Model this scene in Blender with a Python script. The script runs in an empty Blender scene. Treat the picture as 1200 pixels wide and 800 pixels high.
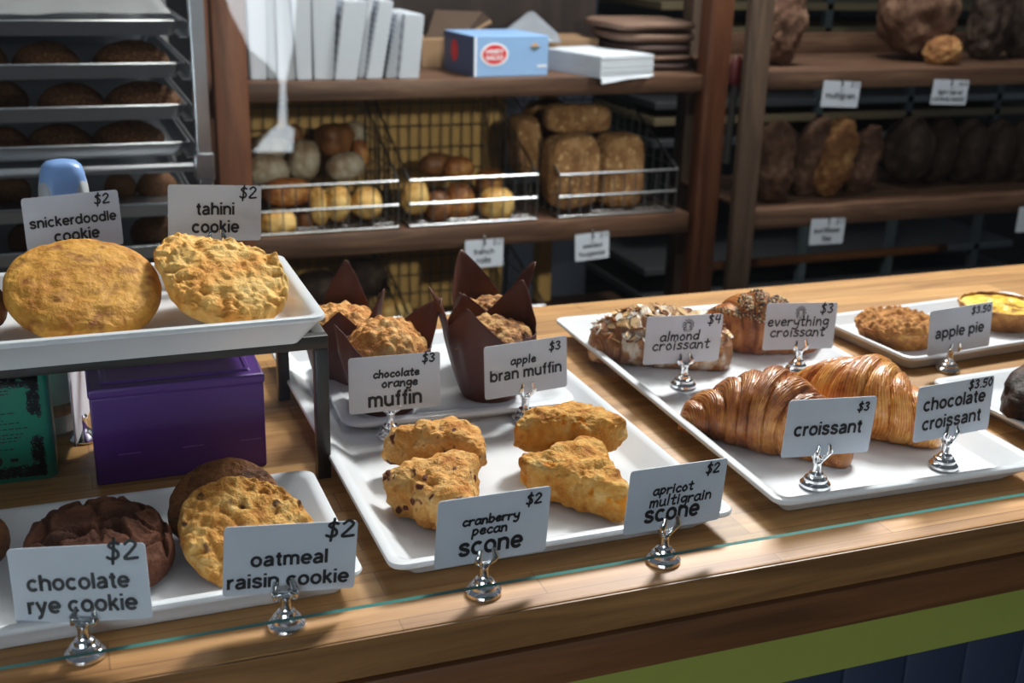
import bpy, bmesh, math, random
from mathutils import Vector, Matrix, noise, Euler

SC = bpy.context.scene
COL = SC.collection
PI = math.pi
rad = math.radians
ZT = 0.95                      # height of the counter top above the floor

# ------------------------------------------------------------------ camera
CAM_Z = 0.45                   # camera above the counter top
yaw_, pit_, rol_, FPX = 0.3675, 0.3305, 0.0272, 1400.0
_f = Vector((math.sin(yaw_) * math.cos(pit_), math.cos(yaw_) * math.cos(pit_), -math.sin(pit_)))
_r0 = Vector((math.cos(yaw_), -math.sin(yaw_), 0.0))
_u0 = _r0.cross(_f)
_r = _r0 * math.cos(rol_) + _u0 * math.sin(rol_)
_u = -_r0 * math.sin(rol_) + _u0 * math.cos(rol_)
EYE = Vector((0, 0, CAM_Z))
cam = bpy.data.cameras.new('camera')
cam.sensor_width = 36.0
cam.lens = FPX / 1200.0 * 36.0
cam.clip_start = 0.02
cam.dof.use_dof = True
cam.dof.focus_distance = 0.95
cam.dof.aperture_fstop = 9.0
cam_o = bpy.data.objects.new('camera', cam)
COL.objects.link(cam_o)
M = Matrix((_r, _u, -_f)).transposed().to_4x4()
M.translation = EYE + Vector((0, 0, ZT))
cam_o.matrix_world = M
SC.camera = cam_o

# ------------------------------------------------------------------ world, lights, exposure
SC.view_settings.view_transform = 'Standard'
SC.view_settings.look = 'None'
SC.view_settings.gamma = 1.0
SC.view_settings.use_curve_mapping = False
SC.view_settings.exposure = 0.30
W = bpy.data.worlds.new('world')
SC.world = W
W.use_nodes = True
bg = W.node_tree.nodes['Background']
bg.inputs[0].default_value = (0.72, 0.84, 1.0, 1)
bg.inputs[1].default_value = 0.11


def area(name, loc, target, sx, sy, watts, color=(1, 1, 1)):
    L = bpy.data.lights.new(name, 'AREA')
    L.shape = 'RECTANGLE'
    L.size, L.size_y, L.energy, L.color = sx, sy, watts, color
    o = bpy.data.objects.new(name, L)
    COL.objects.link(o)
    o.location = Vector(loc) + Vector((0, 0, ZT))
    d = Vector(target) - Vector(loc)
    o.rotation_euler = d.to_track_quat('-Z', 'Y').to_euler()
    return o


area('counter_ceiling_lamp', (0.75, 1.95, 1.75), (0.45, 0.90, 0), 1.1, 0.30, 14.0, (1.0, 0.95, 0.87))
area('aisle_spot_lamp', (1.60, 2.25, 1.80), (0.4, 0.85, 0), 0.45, 0.45, 100.0, (1.0, 0.98, 0.95))
area('shelf_fill_lamp', (0.60, 1.40, 0.80), (0.75, 2.65, -0.12), 0.9, 0.25, 3.0, (1.0, 0.95, 0.88))  # fill lamp added below ceiling height to brighten the bread shelves


def spot(name, loc, target, watts, half, color=(1, 1, 1)):
    L = bpy.data.lights.new(name, 'SPOT')
    L.energy, L.color, L.spot_size, L.spot_blend, L.shadow_soft_size = watts, color, rad(2 * half), 0.35, 0.05
    o = bpy.data.objects.new(name, L)
    COL.objects.link(o)
    o.location = Vector(loc) + Vector((0, 0, ZT))
    o.rotation_euler = (Vector(target) - Vector(loc)).to_track_quat('-Z', 'Y').to_euler()
    return o


# unseen spots added on the customer side to brighten the bread shelves
spot('shelf_fill_spot', (0.75, -0.30, 0.78), (0.86, 2.85, -0.04), 160.0, 12.5, (1.0, 0.95, 0.86))
spot('shelf_fill_spot', (1.70, -0.30, 0.95), (2.05, 2.60, 0.0), 52.0, 12.5, (1.0, 0.95, 0.86))
PANE_E = 7.2                    # glow of the unseen pane added to light the signs from the front

# ------------------------------------------------------------------ pixel helpers (1200x800 frame -> place in the room)


def ray(px, py):
    return _r * ((px - 600) / FPX) - _u * ((py - 400) / FPX) + _f


def AZ(px, py, z):
    d = ray(px, py)
    return EYE + d * ((z - EYE.z) / d.z)


def AY(px, py, y):
    d = ray(px, py)
    return EYE + d * ((y - EYE.y) / d.y)


def DEP(p):
    return (Vector(p) - EYE).dot(_f)


def up(p):
    return Vector((p[0], p[1], p[2] + ZT))


# ------------------------------------------------------------------ node helpers
MATS = {}


class NT:
    def __init__(s, name):
        s.m = bpy.data.materials.new(name)
        s.m.use_nodes = True
        s.t = s.m.node_tree
        s.b = s.t.nodes['Principled BSDF']
        MATS[name] = s.m

    def n(s, typ, **kw):
        nd = s.t.nodes.new(typ)
        for k, v in kw.items():
            if k[0] == '_':
                setattr(nd, k[1:], v)
            else:
                key = k.replace('__', ' ')
                nd.inputs[int(key[1:]) if key[0] == 'i' and key[1:].isdigit() else key].default_value = v
        return nd

    def l(s, a, ao, b, bi):
        s.t.links.new(a.outputs[ao], b.inputs[bi])

    def coord(s, scale=(1, 1, 1), out='Object'):
        tc = s.n('ShaderNodeTexCoord')
        mp = s.n('ShaderNodeMapping')
        mp.inputs['Scale'].default_value = scale
        s.l(tc, out, mp, 0)
        return mp

    def ramp(s, stops):
        r = s.n('ShaderNodeValToRGB')
        e = r.color_ramp.elements
        while len(e) > 1:
            e.remove(e[-1])
        for i, (p, c) in enumerate(stops):
            x = e[0] if i == 0 else e.new(p)
            x.position = p
            x.color = (*c, 1)
        return r

    def mix(s, fac, a, b, blend='MIX'):
        """fac/a/b: (node, out) or constant"""
        m = s.n('ShaderNodeMix', _data_type='RGBA', _blend_type=blend)
        for v, i in ((fac, 0), (a, 6), (b, 7)):
            if isinstance(v, tuple) and len(v) == 2 and not isinstance(v[0], (int, float)):
                s.t.links.new(v[0].outputs[v[1]], m.inputs[i])
            else:
                m.inputs[i].default_value = v if i == 0 else (*v, 1)
        return (m, 2)

    def bump(s, src, out, strength, dist=0.002):
        b = s.n('ShaderNodeBump')
        b.inputs['Strength'].default_value = strength
        b.inputs['Distance'].default_value = dist
        s.l(src, out, b, 'Height')
        s.l(b, 0, s.b, 'Normal')
        return b


def lin(r, g, b):
    def f(c):
        c /= 255.0
        return c / 12.92 if c <= 0.04045 else ((c + 0.055) / 1.055) ** 2.4
    return (f(r), f(g), f(b))


def plain(name, col, rough=0.5, metal=0.0, spec=0.5, coat=0.0):
    t = NT(name)
    t.b.inputs['Roughness'].default_value = rough
    t.b.inputs['Metallic'].default_value = metal
    t.b.inputs['Specular IOR Level'].default_value = spec
    t.b.inputs['Coat Weight'].default_value = coat
    c = t.coord((1, 1, 1))
    nz = t.n('ShaderNodeTexNoise', Scale=35.0, Detail=4.0)
    t.l(c, 0, nz, 'Vector')
    m = t.mix((nz, 0), tuple(x * 0.93 for x in col), tuple(min(1, x * 1.05) for x in col))
    t.l(m[0], m[1], t.b, 'Base Color')
    return t.m


def wood(name, c1, c2, c3, rough=0.4, stretch=(3, 40, 40), boards=None, spec=0.4, scale=1.0):
    t = NT(name)
    c = t.coord(tuple(v * scale for v in stretch))
    nz = t.n('ShaderNodeTexNoise', Scale=1.0, Detail=7.0, Roughness=0.65, Distortion=0.8)
    t.l(c, 0, nz, 'Vector')
    r = t.ramp([(0.25, c1), (0.5, c2), (0.78, c3)])
    t.l(nz, 0, r, 0)
    out = (r, 0)
    if boards:
        bw, bl = boards
        c2_ = t.coord((1, 1, 1))
        br = t.n('ShaderNodeTexBrick', Scale=1.0)
        br.inputs['Color1'].default_value = (0.55, 0.5, 0.45, 1)
        br.inputs['Color2'].default_value = (1.0, 1.0, 1.0, 1)
        br.inputs['Mortar'].default_value = (0.35, 0.28, 0.2, 1)
        br.inputs['Mortar Size'].default_value = 0.0006
        br.inputs['Brick Width'].default_value = bl
        br.inputs['Row Height'].default_value = bw
        br.offset = 0.37
        t.l(c2_, 0, br, 'Vector')
        out = t.mix(0.75, out, (br, 0), 'MULTIPLY')
    t.l(out[0], out[1], t.b, 'Base Color')
    t.b.inputs['Roughness'].default_value = rough
    t.b.inputs['Specular IOR Level'].default_value = spec
    t.bump(nz, 0, 0.25, 0.0008)
    return t.m


def baked(name, stops, scale=25.0, rough=0.6, bump=0.6, bscale=160.0, speck=None, coat=0.0, dist=0.005, fine=0.35, spec=0.25):
    """baked dough: large browning pattern, fine crumb, optional specks (colour, scale, threshold)"""
    t = NT(name)
    c = t.coord((1, 1, 1))
    n1 = t.n('ShaderNodeTexNoise', Scale=scale, Detail=5.0, Roughness=0.6)
    t.l(c, 0, n1, 'Vector')
    r = t.ramp(stops)
    n2 = t.n('ShaderNodeTexNoise', Scale=bscale, Detail=4.0, Roughness=0.7)
    t.l(c, 0, n2, 'Vector')
    c1 = t.n('ShaderNodeMath', _operation='MULTIPLY_ADD')
    t.l(n1, 0, c1, 0)
    c1.inputs[1].default_value = 1.8
    c1.inputs[2].default_value = -0.4 - fine * 0.75
    sb = t.n('ShaderNodeMath', _operation='MULTIPLY_ADD')
    t.l(n2, 0, sb, 0)
    sb.inputs[1].default_value = fine * 1.5
    t.l(c1, 0, sb, 2)
    t.l(sb, 0, r, 0)
    out = (r, 0)
    if speck:
        col, sscale, th, sw = (*speck, 0.05)[:4]
        n3 = t.n('ShaderNodeTexNoise', Scale=sscale, Detail=3.0 if sw > 0.06 else 1.0)
        t.l(c, 0, n3, 'Vector')
        rs = t.ramp([(th - 0.02, (0, 0, 0)), (th + sw, (1, 1, 1))])
        t.l(n3, 0, rs, 0)
        out = t.mix((rs, 0), out, col)
    t.l(out[0], out[1], t.b, 'Base Color')
    t.b.inputs['Roughness'].default_value = rough
    t.b.inputs['Specular IOR Level'].default_value = spec
    t.b.inputs['Coat Weight'].default_value = coat
    t.b.inputs['Coat Roughness'].default_value = 0.25
    t.bump(n2, 0, bump, dist)
    return t.m


# ------------------------------------------------------------------ mesh builder
class MB:
    def __init__(s):
        s.v, s.f, s.mi = [], [], []

    def add(s, vs, fs, mi=0):
        k = len(s.v)
        s.v += [Vector(p) for p in vs]
        s.f += [tuple(i + k for i in f) for f in fs]
        s.mi += [mi] * len(fs)
        return s

    def box(s, a, b, mi=0, bev=0.0):
        (x0, y0, z0), (x1, y1, z1) = a, b
        if bev <= 0:
            vs = [(x0, y0, z0), (x1, y0, z0), (x1, y1, z0), (x0, y1, z0), (x0, y0, z1), (x1, y0, z1), (x1, y1, z1), (x0, y1, z1)]
            s.add(vs, [(0, 3, 2, 1), (4, 5, 6, 7), (0, 1, 5, 4), (1, 2, 6, 5), (2, 3, 7, 6), (3, 0, 4, 7)], mi)
        else:
            bm = bmesh.new()
            bmesh.ops.create_cube(bm, size=1.0)
            for v in bm.verts:
                v.co = Vector(((x0 + x1) / 2 + v.co.x * (x1 - x0), (y0 + y1) / 2 + v.co.y * (y1 - y0), (z0 + z1) / 2 + v.co.z * (z1 - z0)))
            bmesh.ops.bevel(bm, geom=bm.edges[:], offset=bev, segments=2, affect='EDGES', profile=0.5)
            bm.verts.index_update()
            s.add([v.co.copy() for v in bm.verts], [[v.index for v in f.verts] for f in bm.faces], mi)
            bm.free()
        return s

    def lathe(s, prof, segs=32, c=(0, 0, 0), mi=0, cap=True):
        vs, fs = [], []
        for r, z in prof:
            for k in range(segs):
                a = 2 * PI * k / segs
                vs.append((c[0] + r * math.cos(a), c[1] + r * math.sin(a), c[2] + z))
        for i in range(len(prof) - 1):
            for k in range(segs):
                k2 = (k + 1) % segs
                fs.append((i * segs + k, i * segs + k2, (i + 1) * segs + k2, (i + 1) * segs + k))
        if cap:
            fs.append(tuple(reversed(range(segs))))
            fs.append(tuple((len(prof) - 1) * segs + k for k in range(segs)))
        return s.add(vs, fs, mi)

    def tube(s, pts, r, segs=8, mi=0, radii=None):
        pts = [Vector(p) for p in pts]
        vs, fs = [], []
        n = len(pts)
        prev = None
        for i, p in enumerate(pts):
            d = (pts[min(i + 1, n - 1)] - pts[max(i - 1, 0)]).normalized()
            if prev is None:
                a = Vector((0, 0, 1)) if abs(d.z) < 0.9 else Vector((1, 0, 0))
                nx = d.cross(a).normalized()
            else:
                nx = (prev - d * prev.dot(d)).normalized()
            prev = nx
            ny = d.cross(nx)
            rr = radii[i] if radii else r
            for k in range(segs):
                a = 2 * PI * k / segs
                vs.append(p + nx * (rr * math.cos(a)) + ny * (rr * math.sin(a)))
        for i in range(n - 1):
            for k in range(segs):
                k2 = (k + 1) % segs
                fs.append((i * segs + k, i * segs + k2, (i + 1) * segs + k2, (i + 1) * segs + k))
        fs.append(tuple(reversed(range(segs))))
        fs.append(tuple((n - 1) * segs + k for k in range(segs)))
        return s.add(vs, fs, mi)

    def loft(s, loops, mi=0, cap0=True, cap1=True):
        n = len(loops[0])
        vs = [p for L in loops for p in L]
        fs = []
        for i in range(len(loops) - 1):
            for k in range(n):
                k2 = (k + 1) % n
                fs.append((i * n + k, i * n + k2, (i + 1) * n + k2, (i + 1) * n + k))
        if cap0:
            fs.append(tuple(reversed(range(n))))
        if cap1:
            fs.append(tuple((len(loops) - 1) * n + k for k in range(n)))
        return s.add(vs, fs, mi)

    def xf(s, m):
        s.v = [m @ p for p in s.v]
        return s

    def build(s, name, mats, parent=None, loc=None, rot=None, smooth=True, angle=35, uv=None, scale=None):
        me = bpy.data.meshes.new(name)
        me.from_pydata([tuple(p) for p in s.v], [], s.f)
        for m in (mats if isinstance(mats, (list, tuple)) else [mats]):
            me.materials.append(m)
        for i, p in enumerate(me.polygons):
            p.material_index = s.mi[i]
        if smooth:
            me.shade_smooth()
            if angle:
                me.set_sharp_from_angle(angle=rad(angle))
        if uv is not None:
            lay = me.uv_layers.new(name='UVMap')
            for lp in me.loops:
                lay.data[lp.index].uv = uv[lp.vertex_index]
        o = bpy.data.objects.new(name, me)
        COL.objects.link(o)
        if parent:
            o.parent = parent
        if loc is not None:
            o.location = loc
        if rot is not None:
            o.rotation_euler = rot
        if scale is not None:
            o.scale = scale
        return o


def thing(name, label, cat, loc=(0, 0, 0), rz=0.0, group=None):
    o = bpy.data.objects.new(name, None)
    o.empty_display_size = 0.02
    COL.objects.link(o)
    o.location = up(loc)
    o.rotation_euler = (0, 0, rz)
    return tag(o, label, cat, group)


def tag(o, label, cat, group=None):
    o['label'] = label
    o['category'] = cat
    if group:
        o['group'] = group
    return o


def struct(o):
    o['kind'] = 'structure'
    return o


def fbm(p, octs=4, gain=0.5):
    return noise.fractal(p, 1.0, 2.0, octs) if gain == 0.5 else noise.fractal(p, 1.0 - math.log2(gain) - 1.0, 2.0, octs)


_ico = {}


def ico(n):
    if n not in _ico:
        bm = bmesh.new()
        bmesh.ops.create_icosphere(bm, subdivisions=n, radius=1.0)
        bm.verts.index_update()
        _ico[n] = ([v.co.copy() for v in bm.verts], [[v.index for v in f.verts] for f in bm.faces])
        bm.free()
    return _ico[n]


def blob(fn, n=5):
    vs, fs = ico(n)
    m = MB()
    m.add([fn(v) for v in vs], fs)
    return m


def spow(x, e):
    return math.copysign(abs(x) ** e, x)


def smoothpts(pts, k=4):
    """Catmull-Rom through 2-D points"""
    if len(pts) < 3:
        return [tuple(p) for p in pts]
    out = []
    P = [pts[0]] + list(pts) + [pts[-1]]
    for i in range(1, len(P) - 2):
        for j in range(k):
            t = j / k
            q = []
            for a in (0, 1):
                p0, p1, p2, p3 = P[i - 1][a], P[i][a], P[i + 1][a], P[i + 2][a]
                q.append(0.5 * (2 * p1 + (p2 - p0) * t + (2 * p0 - 5 * p1 + 4 * p2 - p3) * t * t + (3 * p1 - p0 - 3 * p2 + p3) * t ** 3))
            out.append(tuple(q))
    out.append(tuple(pts[-1]))
    return out


# ------------------------------------------------------------------ lettering
HW = {
    'a': (0.78, [[(.65, .85), (.35, 1), (.05, .6), (.12, .1), (.4, .02), (.65, .4)], [(.68, .98), (.66, .3), (.8, 0)]]),
    'b': (0.75, [[(.05, 1.7), (.05, 0)], [(.05, .7), (.4, 1), (.68, .55), (.4, 0), (.05, .15)]]),
    'c': (0.68, [[(.62, .85), (.35, 1), (.05, .5), (.3, 0), (.65, .15)]]),
    'd': (0.78, [[(.65, .8), (.3, 1), (.05, .45), (.3, 0), (.65, .4)], [(.72, 1.75), (.68, 0)]]),
    'e': (0.70, [[(.08, .5), (.62, .6), (.5, .95), (.25, .95), (.05, .5), (.25, .03), (.66, .15)]]),
    'g': (0.75, [[(.65, .85), (.3, 1), (.05, .55), (.3, .1), (.65, .45)], [(.68, .98), (.66, -.3), (.4, -.6), (.08, -.45)]]),
    'h': (0.70, [[(.08, 1.75), (.05, 0)], [(.05, .6), (.35, .98), (.58, .75), (.6, 0)]]),
    'i': (0.30, [[(.12, 1), (.12, 0)], [(.12, 1.35), (.14, 1.45)]]),
    'k': (0.65, [[(.05, 1.7), (.05, 0)], [(.55, 1), (.07, .5), (.6, 0)]]),
    'l': (0.28, [[(.13, 1.75), (.1, 0)]]),
    'm': (1.0, [[(.05, 1), (.05, 0)], [(.05, .6), (.28, 1), (.45, .7), (.45, 0)], [(.45, .6), (.7, 1), (.88, .7), (.9, 0)]]),
    'n': (0.72, [[(.05, 1), (.05, 0)], [(.05, .6), (.35, 1), (.58, .7), (.62, 0)]]),
    'o': (0.75, [[(.35, 1), (.05, .55), (.3, 0), (.65, .4), (.42, 1), (.3, .98)]]),
    'p': (0.75, [[(.1, 1), (.04, -.65)], [(.07, .7), (.4, 1), (.66, .55), (.35, .02), (.08, .2)]]),
    'r': (0.62, [[(.05, 1), (.07, 0)], [(.07, .55), (.3, .95), (.58, .92)]]),
    's': (0.62, [[(.56, .88), (.3, 1), (.1, .75), (.5, .4), (.5, .1), (.2, 0), (.02, .12)]]),
    't': (0.62, [[(.32, 1.5), (.28, .2), (.42, 0), (.56, .08)], [(.02, 1), (.58, 1.04)]]),
    'u': (0.76, [[(.05, 1), (.08, .2), (.35, 0), (.6, .3)], [(.62, 1), (.62, .2), (.74, 0)]]),
    'v': (0.66, [[(.05, 1), (.32, 0), (.62, 1)]]),
    'y': (0.70, [[(.05, 1), (.1, .5), (.35, .3), (.6, .5)], [(.66, 1), (.6, -.2), (.35, -.6), (.05, -.45)]]),
    '$': (0.80, [[(.65, 1.35), (.35, 1.5), (.1, 1.2), (.55, .75), (.6, .3), (.3, .08), (.0, .25)], [(.40, 1.85), (.3, -.3)]]),
    '2': (0.82, [[(.05, 1.25), (.35, 1.55), (.65, 1.2), (.35, .6), (.02, .02), (.74, .05)]]),
    '3': (0.78, [[(.08, 1.4), (.4, 1.55), (.6, 1.2), (.3, .85), (.65, .5), (.4, .03), (.02, .15)]]),
    '4': (0.78, [[(.18, 1.5), (.05, .75), (.65, .75)], [(.58, 1.5), (.5, 0)]]),
    '5': (0.76, [[(.65, 1.5), (.15, 1.5), (.1, .9), (.5, .9), (.62, .45), (.35, .02), (.02, .12)]]),
    '0': (0.78, [[(.35, 1.5), (.05, .8), (.35, .02), (.65, .75), (.4, 1.48), (.3, 1.5)]]),
    '.': (0.28, [[(.1, .0), (.15, .06)]]),
    ' ': (0.5, []),
}


def ribbon(mb, pts, w, z, butt=False):
    """flat pen stroke with round ends, drawn in the xz plane facing -y"""
    pts = [Vector((p[0], p[1])) for p in pts]
    n = len(pts)
    vs, fs = [], []
    for i, p in enumerate(pts):
        d = pts[min(i + 1, n - 1)] - pts[max(i - 1, 0)]
        d = d.normalized() if d.length > 1e-9 else Vector((1, 0))
        q = Vector((-d.y, d.x)) * (w / 2)
        vs += [(p.x + q.x, z, p.y + q.y), (p.x - q.x, z, p.y - q.y)]
    for i in range(n - 1):
        fs.append((2 * i, 2 * i + 2, 2 * i + 3, 2 * i + 1))
    mb.add(vs, fs)
    for e in () if butt else (pts[0], pts[-1]):
        k = 8
        mb.add([(e.x + math.cos(2 * PI * j / k) * w / 2, z, e.y + math.sin(2 * PI * j / k) * w / 2) for j in range(k)], [tuple(range(k))])


def handwrite(mb, s, x0, x1, yb, w, z, slant=0.05, ysc=1.0, jit=0.05, seed=1):
    rnd = random.Random(seed)
    tot = sum(HW[c][0] + 0.16 for c in s) - 0.16
    k = (x1 - x0) / tot
    x = 0.0
    for c in s:
        adv, strokes = HW[c]
        dy = rnd.uniform(-jit, jit)
        for st in strokes:
            pts = smoothpts([(px, py) for px, py in st], 5)
            pts = [(x0 + (x + px + slant * py) * k, yb + (py + dy) * k * ysc) for px, py in pts]
            ribbon(mb, pts, w, z)
        x += adv + 0.16


def arc(cx, cy, rx, ry, a0, a1, n=18):
    return [(cx + rx * math.cos(rad(a0 + (a1 - a0) * j / n)), cy + ry * math.sin(rad(a0 + (a1 - a0) * j / n))) for j in range(n + 1)]


PF = {
    'a': (0.80, [[(.665, .0), (.665, .62)] + arc(.40, .65, .265, .26, 0, 160), smoothpts([(.66, .56), (.45, .53), (.2, .45), (.11, .28), (.18, .12), (.34, .085), (.55, .16), (.66, .34)], 4)]),
    'b': (0.88, [[(.11, 1.38), (.11, 0)], arc(.45, .5, .325, .41, 0, 360, 28)]),
    'c': (0.78, [arc(.42, .5, .325, .41, 42, 318, 26)]),
    'd': (0.88, [[(.76, 1.38), (.76, 0)], arc(.42, .5, .325, .41, 0, 360, 28)]),
    'e': (0.82, [[(.10, .50), (.755, .50)] + arc(.425, .5, .33, .41, 0, 322, 28)]),
    'f': (0.48, [[(.27, 0), (.27, 1.05)] + smoothpts([(.27, 1.05), (.30, 1.22), (.40, 1.29), (.50, 1.29)], 4), [(.03, .91), (.47, .91)]]),
    'g': (0.88, [arc(.42, .5, .325, .41, 0, 360, 28), [(.76, 1), (.76, .0)] + smoothpts([(.76, -.02), (.70, -.24), (.45, -.32), (.2, -.26), (.11, -.12)], 4)]),
    'h': (0.82, [[(.11, 1.38), (.11, 0)], [(.11, .5)] + arc(.415, .60, .295, .31, 180, 0) + [(.71, 0)]]),
    'i': (0.22, [[(.11, 1), (.11, 0)], [(.11, 1.38), (.11, 1.18)]]),
    'k': (0.72, [[(.11, 1.38), (.11, 0)], [(.62, 1), (.13, .44)], [(.28, .62), (.66, 0)]]),
    'l': (0.22, [[(.11, 1.38), (.11, 0)]]),
    'm': (1.22, [[(.11, 1), (.11, 0)], [(.11, .5)] + arc(.365, .63, .245, .28, 180, 0) + [(.61, 0)], [(.61, .5)] + arc(.865, .63, .245, .28, 180, 0) + [(1.11, 0)]]),
    'n': (0.82, [[(.11, 1), (.11, 0)], [(.11, .5)] + arc(.415, .60, .295, .31, 180, 0) + [(.71, 0)]]),
    'o': (0.84, [arc(.42, .5, .325, .41, 0, 360, 28)]),
    'p': (0.88, [[(.11, 1), (.11, -.38)], arc(.45, .5, .325, .41, 0, 360, 28)]),
    'r': (0.50, [[(.11, 1), (.11, 0)], smoothpts([(.11, .5), (.16, .74), (.30, .87), (.49, .89)], 4)]),
    's': (0.76, [smoothpts([(.65, .70), (.56, .87), (.38, .915), (.18, .85), (.13, .71), (.22, .59), (.40, .51), (.59, .42), (.66, .28), (.57, .13), (.38, .085), (.18, .14), (.10, .31)], 4)]),
    't': (0.48, [[(.25, 1.26), (.25, .25)] + smoothpts([(.25, .25), (.29, .12), (.38, .085), (.48, .09)], 4), [(.02, .91), (.47, .91)]]),
    'u': (0.82, [[(.71, 1), (.71, 0)], [(.11, 1), (.11, .4)] + arc(.41, .4, .30, .31, 180, 360)]),
    'v': (0.72, [[(.04, 1), (.37, 0)], [(.68, 1), (.35, 0)]]),
    'w': (1.06, [[(.04, 1), (.29, 0)], [(.27, 0), (.53, 1)], [(.53, 1), (.79, 0)], [(.77, 0), (1.02, 1)]]),
    'x': (0.72, [[(.05, 1), (.67, 0)], [(.67, 1), (.05, 0)]]),
    'y': (0.72, [[(.04, 1), (.38, .05)], [(.68, 1), (.36, .02)] + smoothpts([(.36, .02), (.28, -.22), (.18, -.31), (.04, -.30)], 4)]),
    '/': (0.45, [[(.40, 1.38), (.05, -.05)]]),
    ' ': (0.34, []),
}
# capitals for the oval on the blue box
PF.update({
    'H': (0.95, [[(.11, 1.38), (.11, 0)], [(.84, 1.38), (.84, 0)], [(.11, .70), (.84, .70)]]),
    'A': (0.98, [[(.08, 0), (.47, 1.38)], [(.90, 0), (.51, 1.38)], [(.22, .45), (.76, .45)]]),
    'N': (0.95, [[(.11, 1.38), (.11, 0)], [(.84, 1.38), (.84, 0)], [(.11, 1.33), (.84, .05)]]),
    'D': (0.95, [[(.11, 1.28), (.42, 1.28)] + arc(.42, .69, .42, .59, 90, -90) + [(.11, .10), (.11, 1.38)]]),
    'Y': (0.92, [[(.05, 1.38), (.46, .6)], [(.87, 1.38), (.46, .6)], [(.46, .7), (.46, 0)]]),
    'W': (1.35, [[(.05, 1.38), (.37, 0)], [(.35, 0), (.67, 1.38)], [(.67, 1.38), (1.0, 0)], [(.98, 0), (1.30, 1.38)]]),
    'C': (0.98, [arc(.50, .69, .40, .60, 40, 320, 26)]),
    'K': (0.95, [[(.11, 1.38), (.11, 0)], [(.84, 1.38), (.13, .55)], [(.36, .82), (.88, 0)]]),
    'S': (0.88, [smoothpts([(.76, .98), (.64, 1.22), (.42, 1.28), (.18, 1.18), (.13, .98), (.26, .80), (.46, .71), (.68, .58), (.77, .38), (.64, .16), (.42, .09), (.18, .18), (.10, .42)], 4)]),
})


def printed(mb, s, x0, x1, yb, z, wt=0.245, ysc=0.86, gap=0.10):
    tot = sum(PF[c][0] + gap for c in s) - gap
    k = (x1 - x0) / tot
    x = 0.0
    for c in s:
        adv, strokes = PF[c]
        for st in strokes:
            ribbon(mb, [(x0 + (x + px) * k, yb + py * k * ysc) for px, py in st], wt * k, z, butt=True)
        x += adv + gap


# ------------------------------------------------------------------ materials
m_block = wood('butcher_block', lin(142, 100, 56), lin(178, 132, 78), lin(204, 162, 106), rough=0.5, stretch=(5, 60, 60), boards=(0.034, 0.30), spec=0.4)
m_block_shade = wood('shaded_block_wood', lin(84, 58, 32), lin(122, 88, 52), lin(152, 112, 68), rough=0.4, stretch=(4, 40, 60))  # darker copy of the worktop wood, shade put into the colour
m_mould = wood('moulding_wood', lin(66, 42, 24), lin(98, 64, 38), lin(124, 84, 50), rough=0.4, stretch=(4, 40, 60))
m_dark = wood('dark_shelf_wood', lin(48, 32, 24), lin(86, 60, 45), lin(124, 96, 76), rough=0.5, stretch=(3, 30, 40))
m_post = wood('post_wood', lin(58, 32, 20), lin(96, 56, 36), lin(120, 76, 50), rough=0.5, stretch=(30, 30, 2.5))
m_gpost = wood('grey_post_wood', lin(48, 38, 32), lin(84, 66, 54), lin(112, 90, 74), rough=0.5, stretch=(30, 30, 2.5))
m_tray = plain('white_melamine', lin(226, 229, 235), 0.22)
m_card = plain('white_card', lin(203, 209, 222), 0.45)
m_ink = plain('black_ink', (0.012, 0.012, 0.018), 0.5)
m_chrome = plain('chrome', (0.82, 0.83, 0.85), 0.12, 1.0)
m_alu = plain('aluminium', (0.62, 0.65, 0.69), 0.3, 1.0)
m_aludark = plain('dull_aluminium', (0.34, 0.36, 0.38), 0.45, 0.9)
m_wire = plain('chrome_wire', (0.36, 0.37, 0.38), 0.3, 1.0)
m_wiremesh = plain('dull_wire', (0.20, 0.20, 0.20), 0.4, 0.9)
m_black = plain('black_metal', (0.022, 0.021, 0.020), 0.38)
m_purple = plain('purple_card', lin(84, 36, 132), 0.45)
m_green = plain('teal_tin', lin(8, 128, 106), 0.3)
m_greenpaint = plain('green_paint', lin(132, 138, 62), 0.5)
m_navy = plain('navy_paint', lin(36, 46, 66), 0.5)
m_ochre = plain('ochre_board', lin(208, 164, 96), 0.6)
m_kraft = plain('kraft_card', lin(140, 110, 82), 0.7)
m_paper = plain('white_paper', lin(206, 211, 220), 0.6)
m_floor = plain('floor_paint', (0.05, 0.045, 0.04), 0.6)
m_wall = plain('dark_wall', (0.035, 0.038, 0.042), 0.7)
m_blue = plain('pale_blue_card', lin(140, 176, 220), 0.4)
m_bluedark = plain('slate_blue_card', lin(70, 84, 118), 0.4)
m_red = plain('red_print', lin(214, 50, 62), 0.4)
m_whiteink = plain('white_print', lin(240, 240, 245), 0.4)
m_wrap = plain('brown_tulip_paper', lin(92, 52, 42), 0.55, spec=0.3)
m_blueplastic = plain('blue_plastic', lin(132, 168, 226), 0.3)
m_greyplastic = plain('pale_grey_plastic', lin(186, 190, 196), 0.4)

# paper stacks: fine sheet lines
t_ = NT('stacked_paper')
c_ = t_.coord((1, 1, 1))
w_ = t_.n('ShaderNodeTexWave', Scale=130.0, Distortion=1.5, Detail=2.0)
w_.bands_direction = 'X'
t_.l(c_, 0, w_, 'Vector')
r_ = t_.ramp([(0.0, lin(150, 155, 166)), (0.5, lin(188, 193, 203)), (1.0, lin(198, 203, 212))])
t_.l(w_, 0, r_, 0)
t_.l(r_, 0, t_.b, 'Base Color')
t_.b.inputs['Roughness'].default_value = 0.7
m_stack = t_.m

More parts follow.
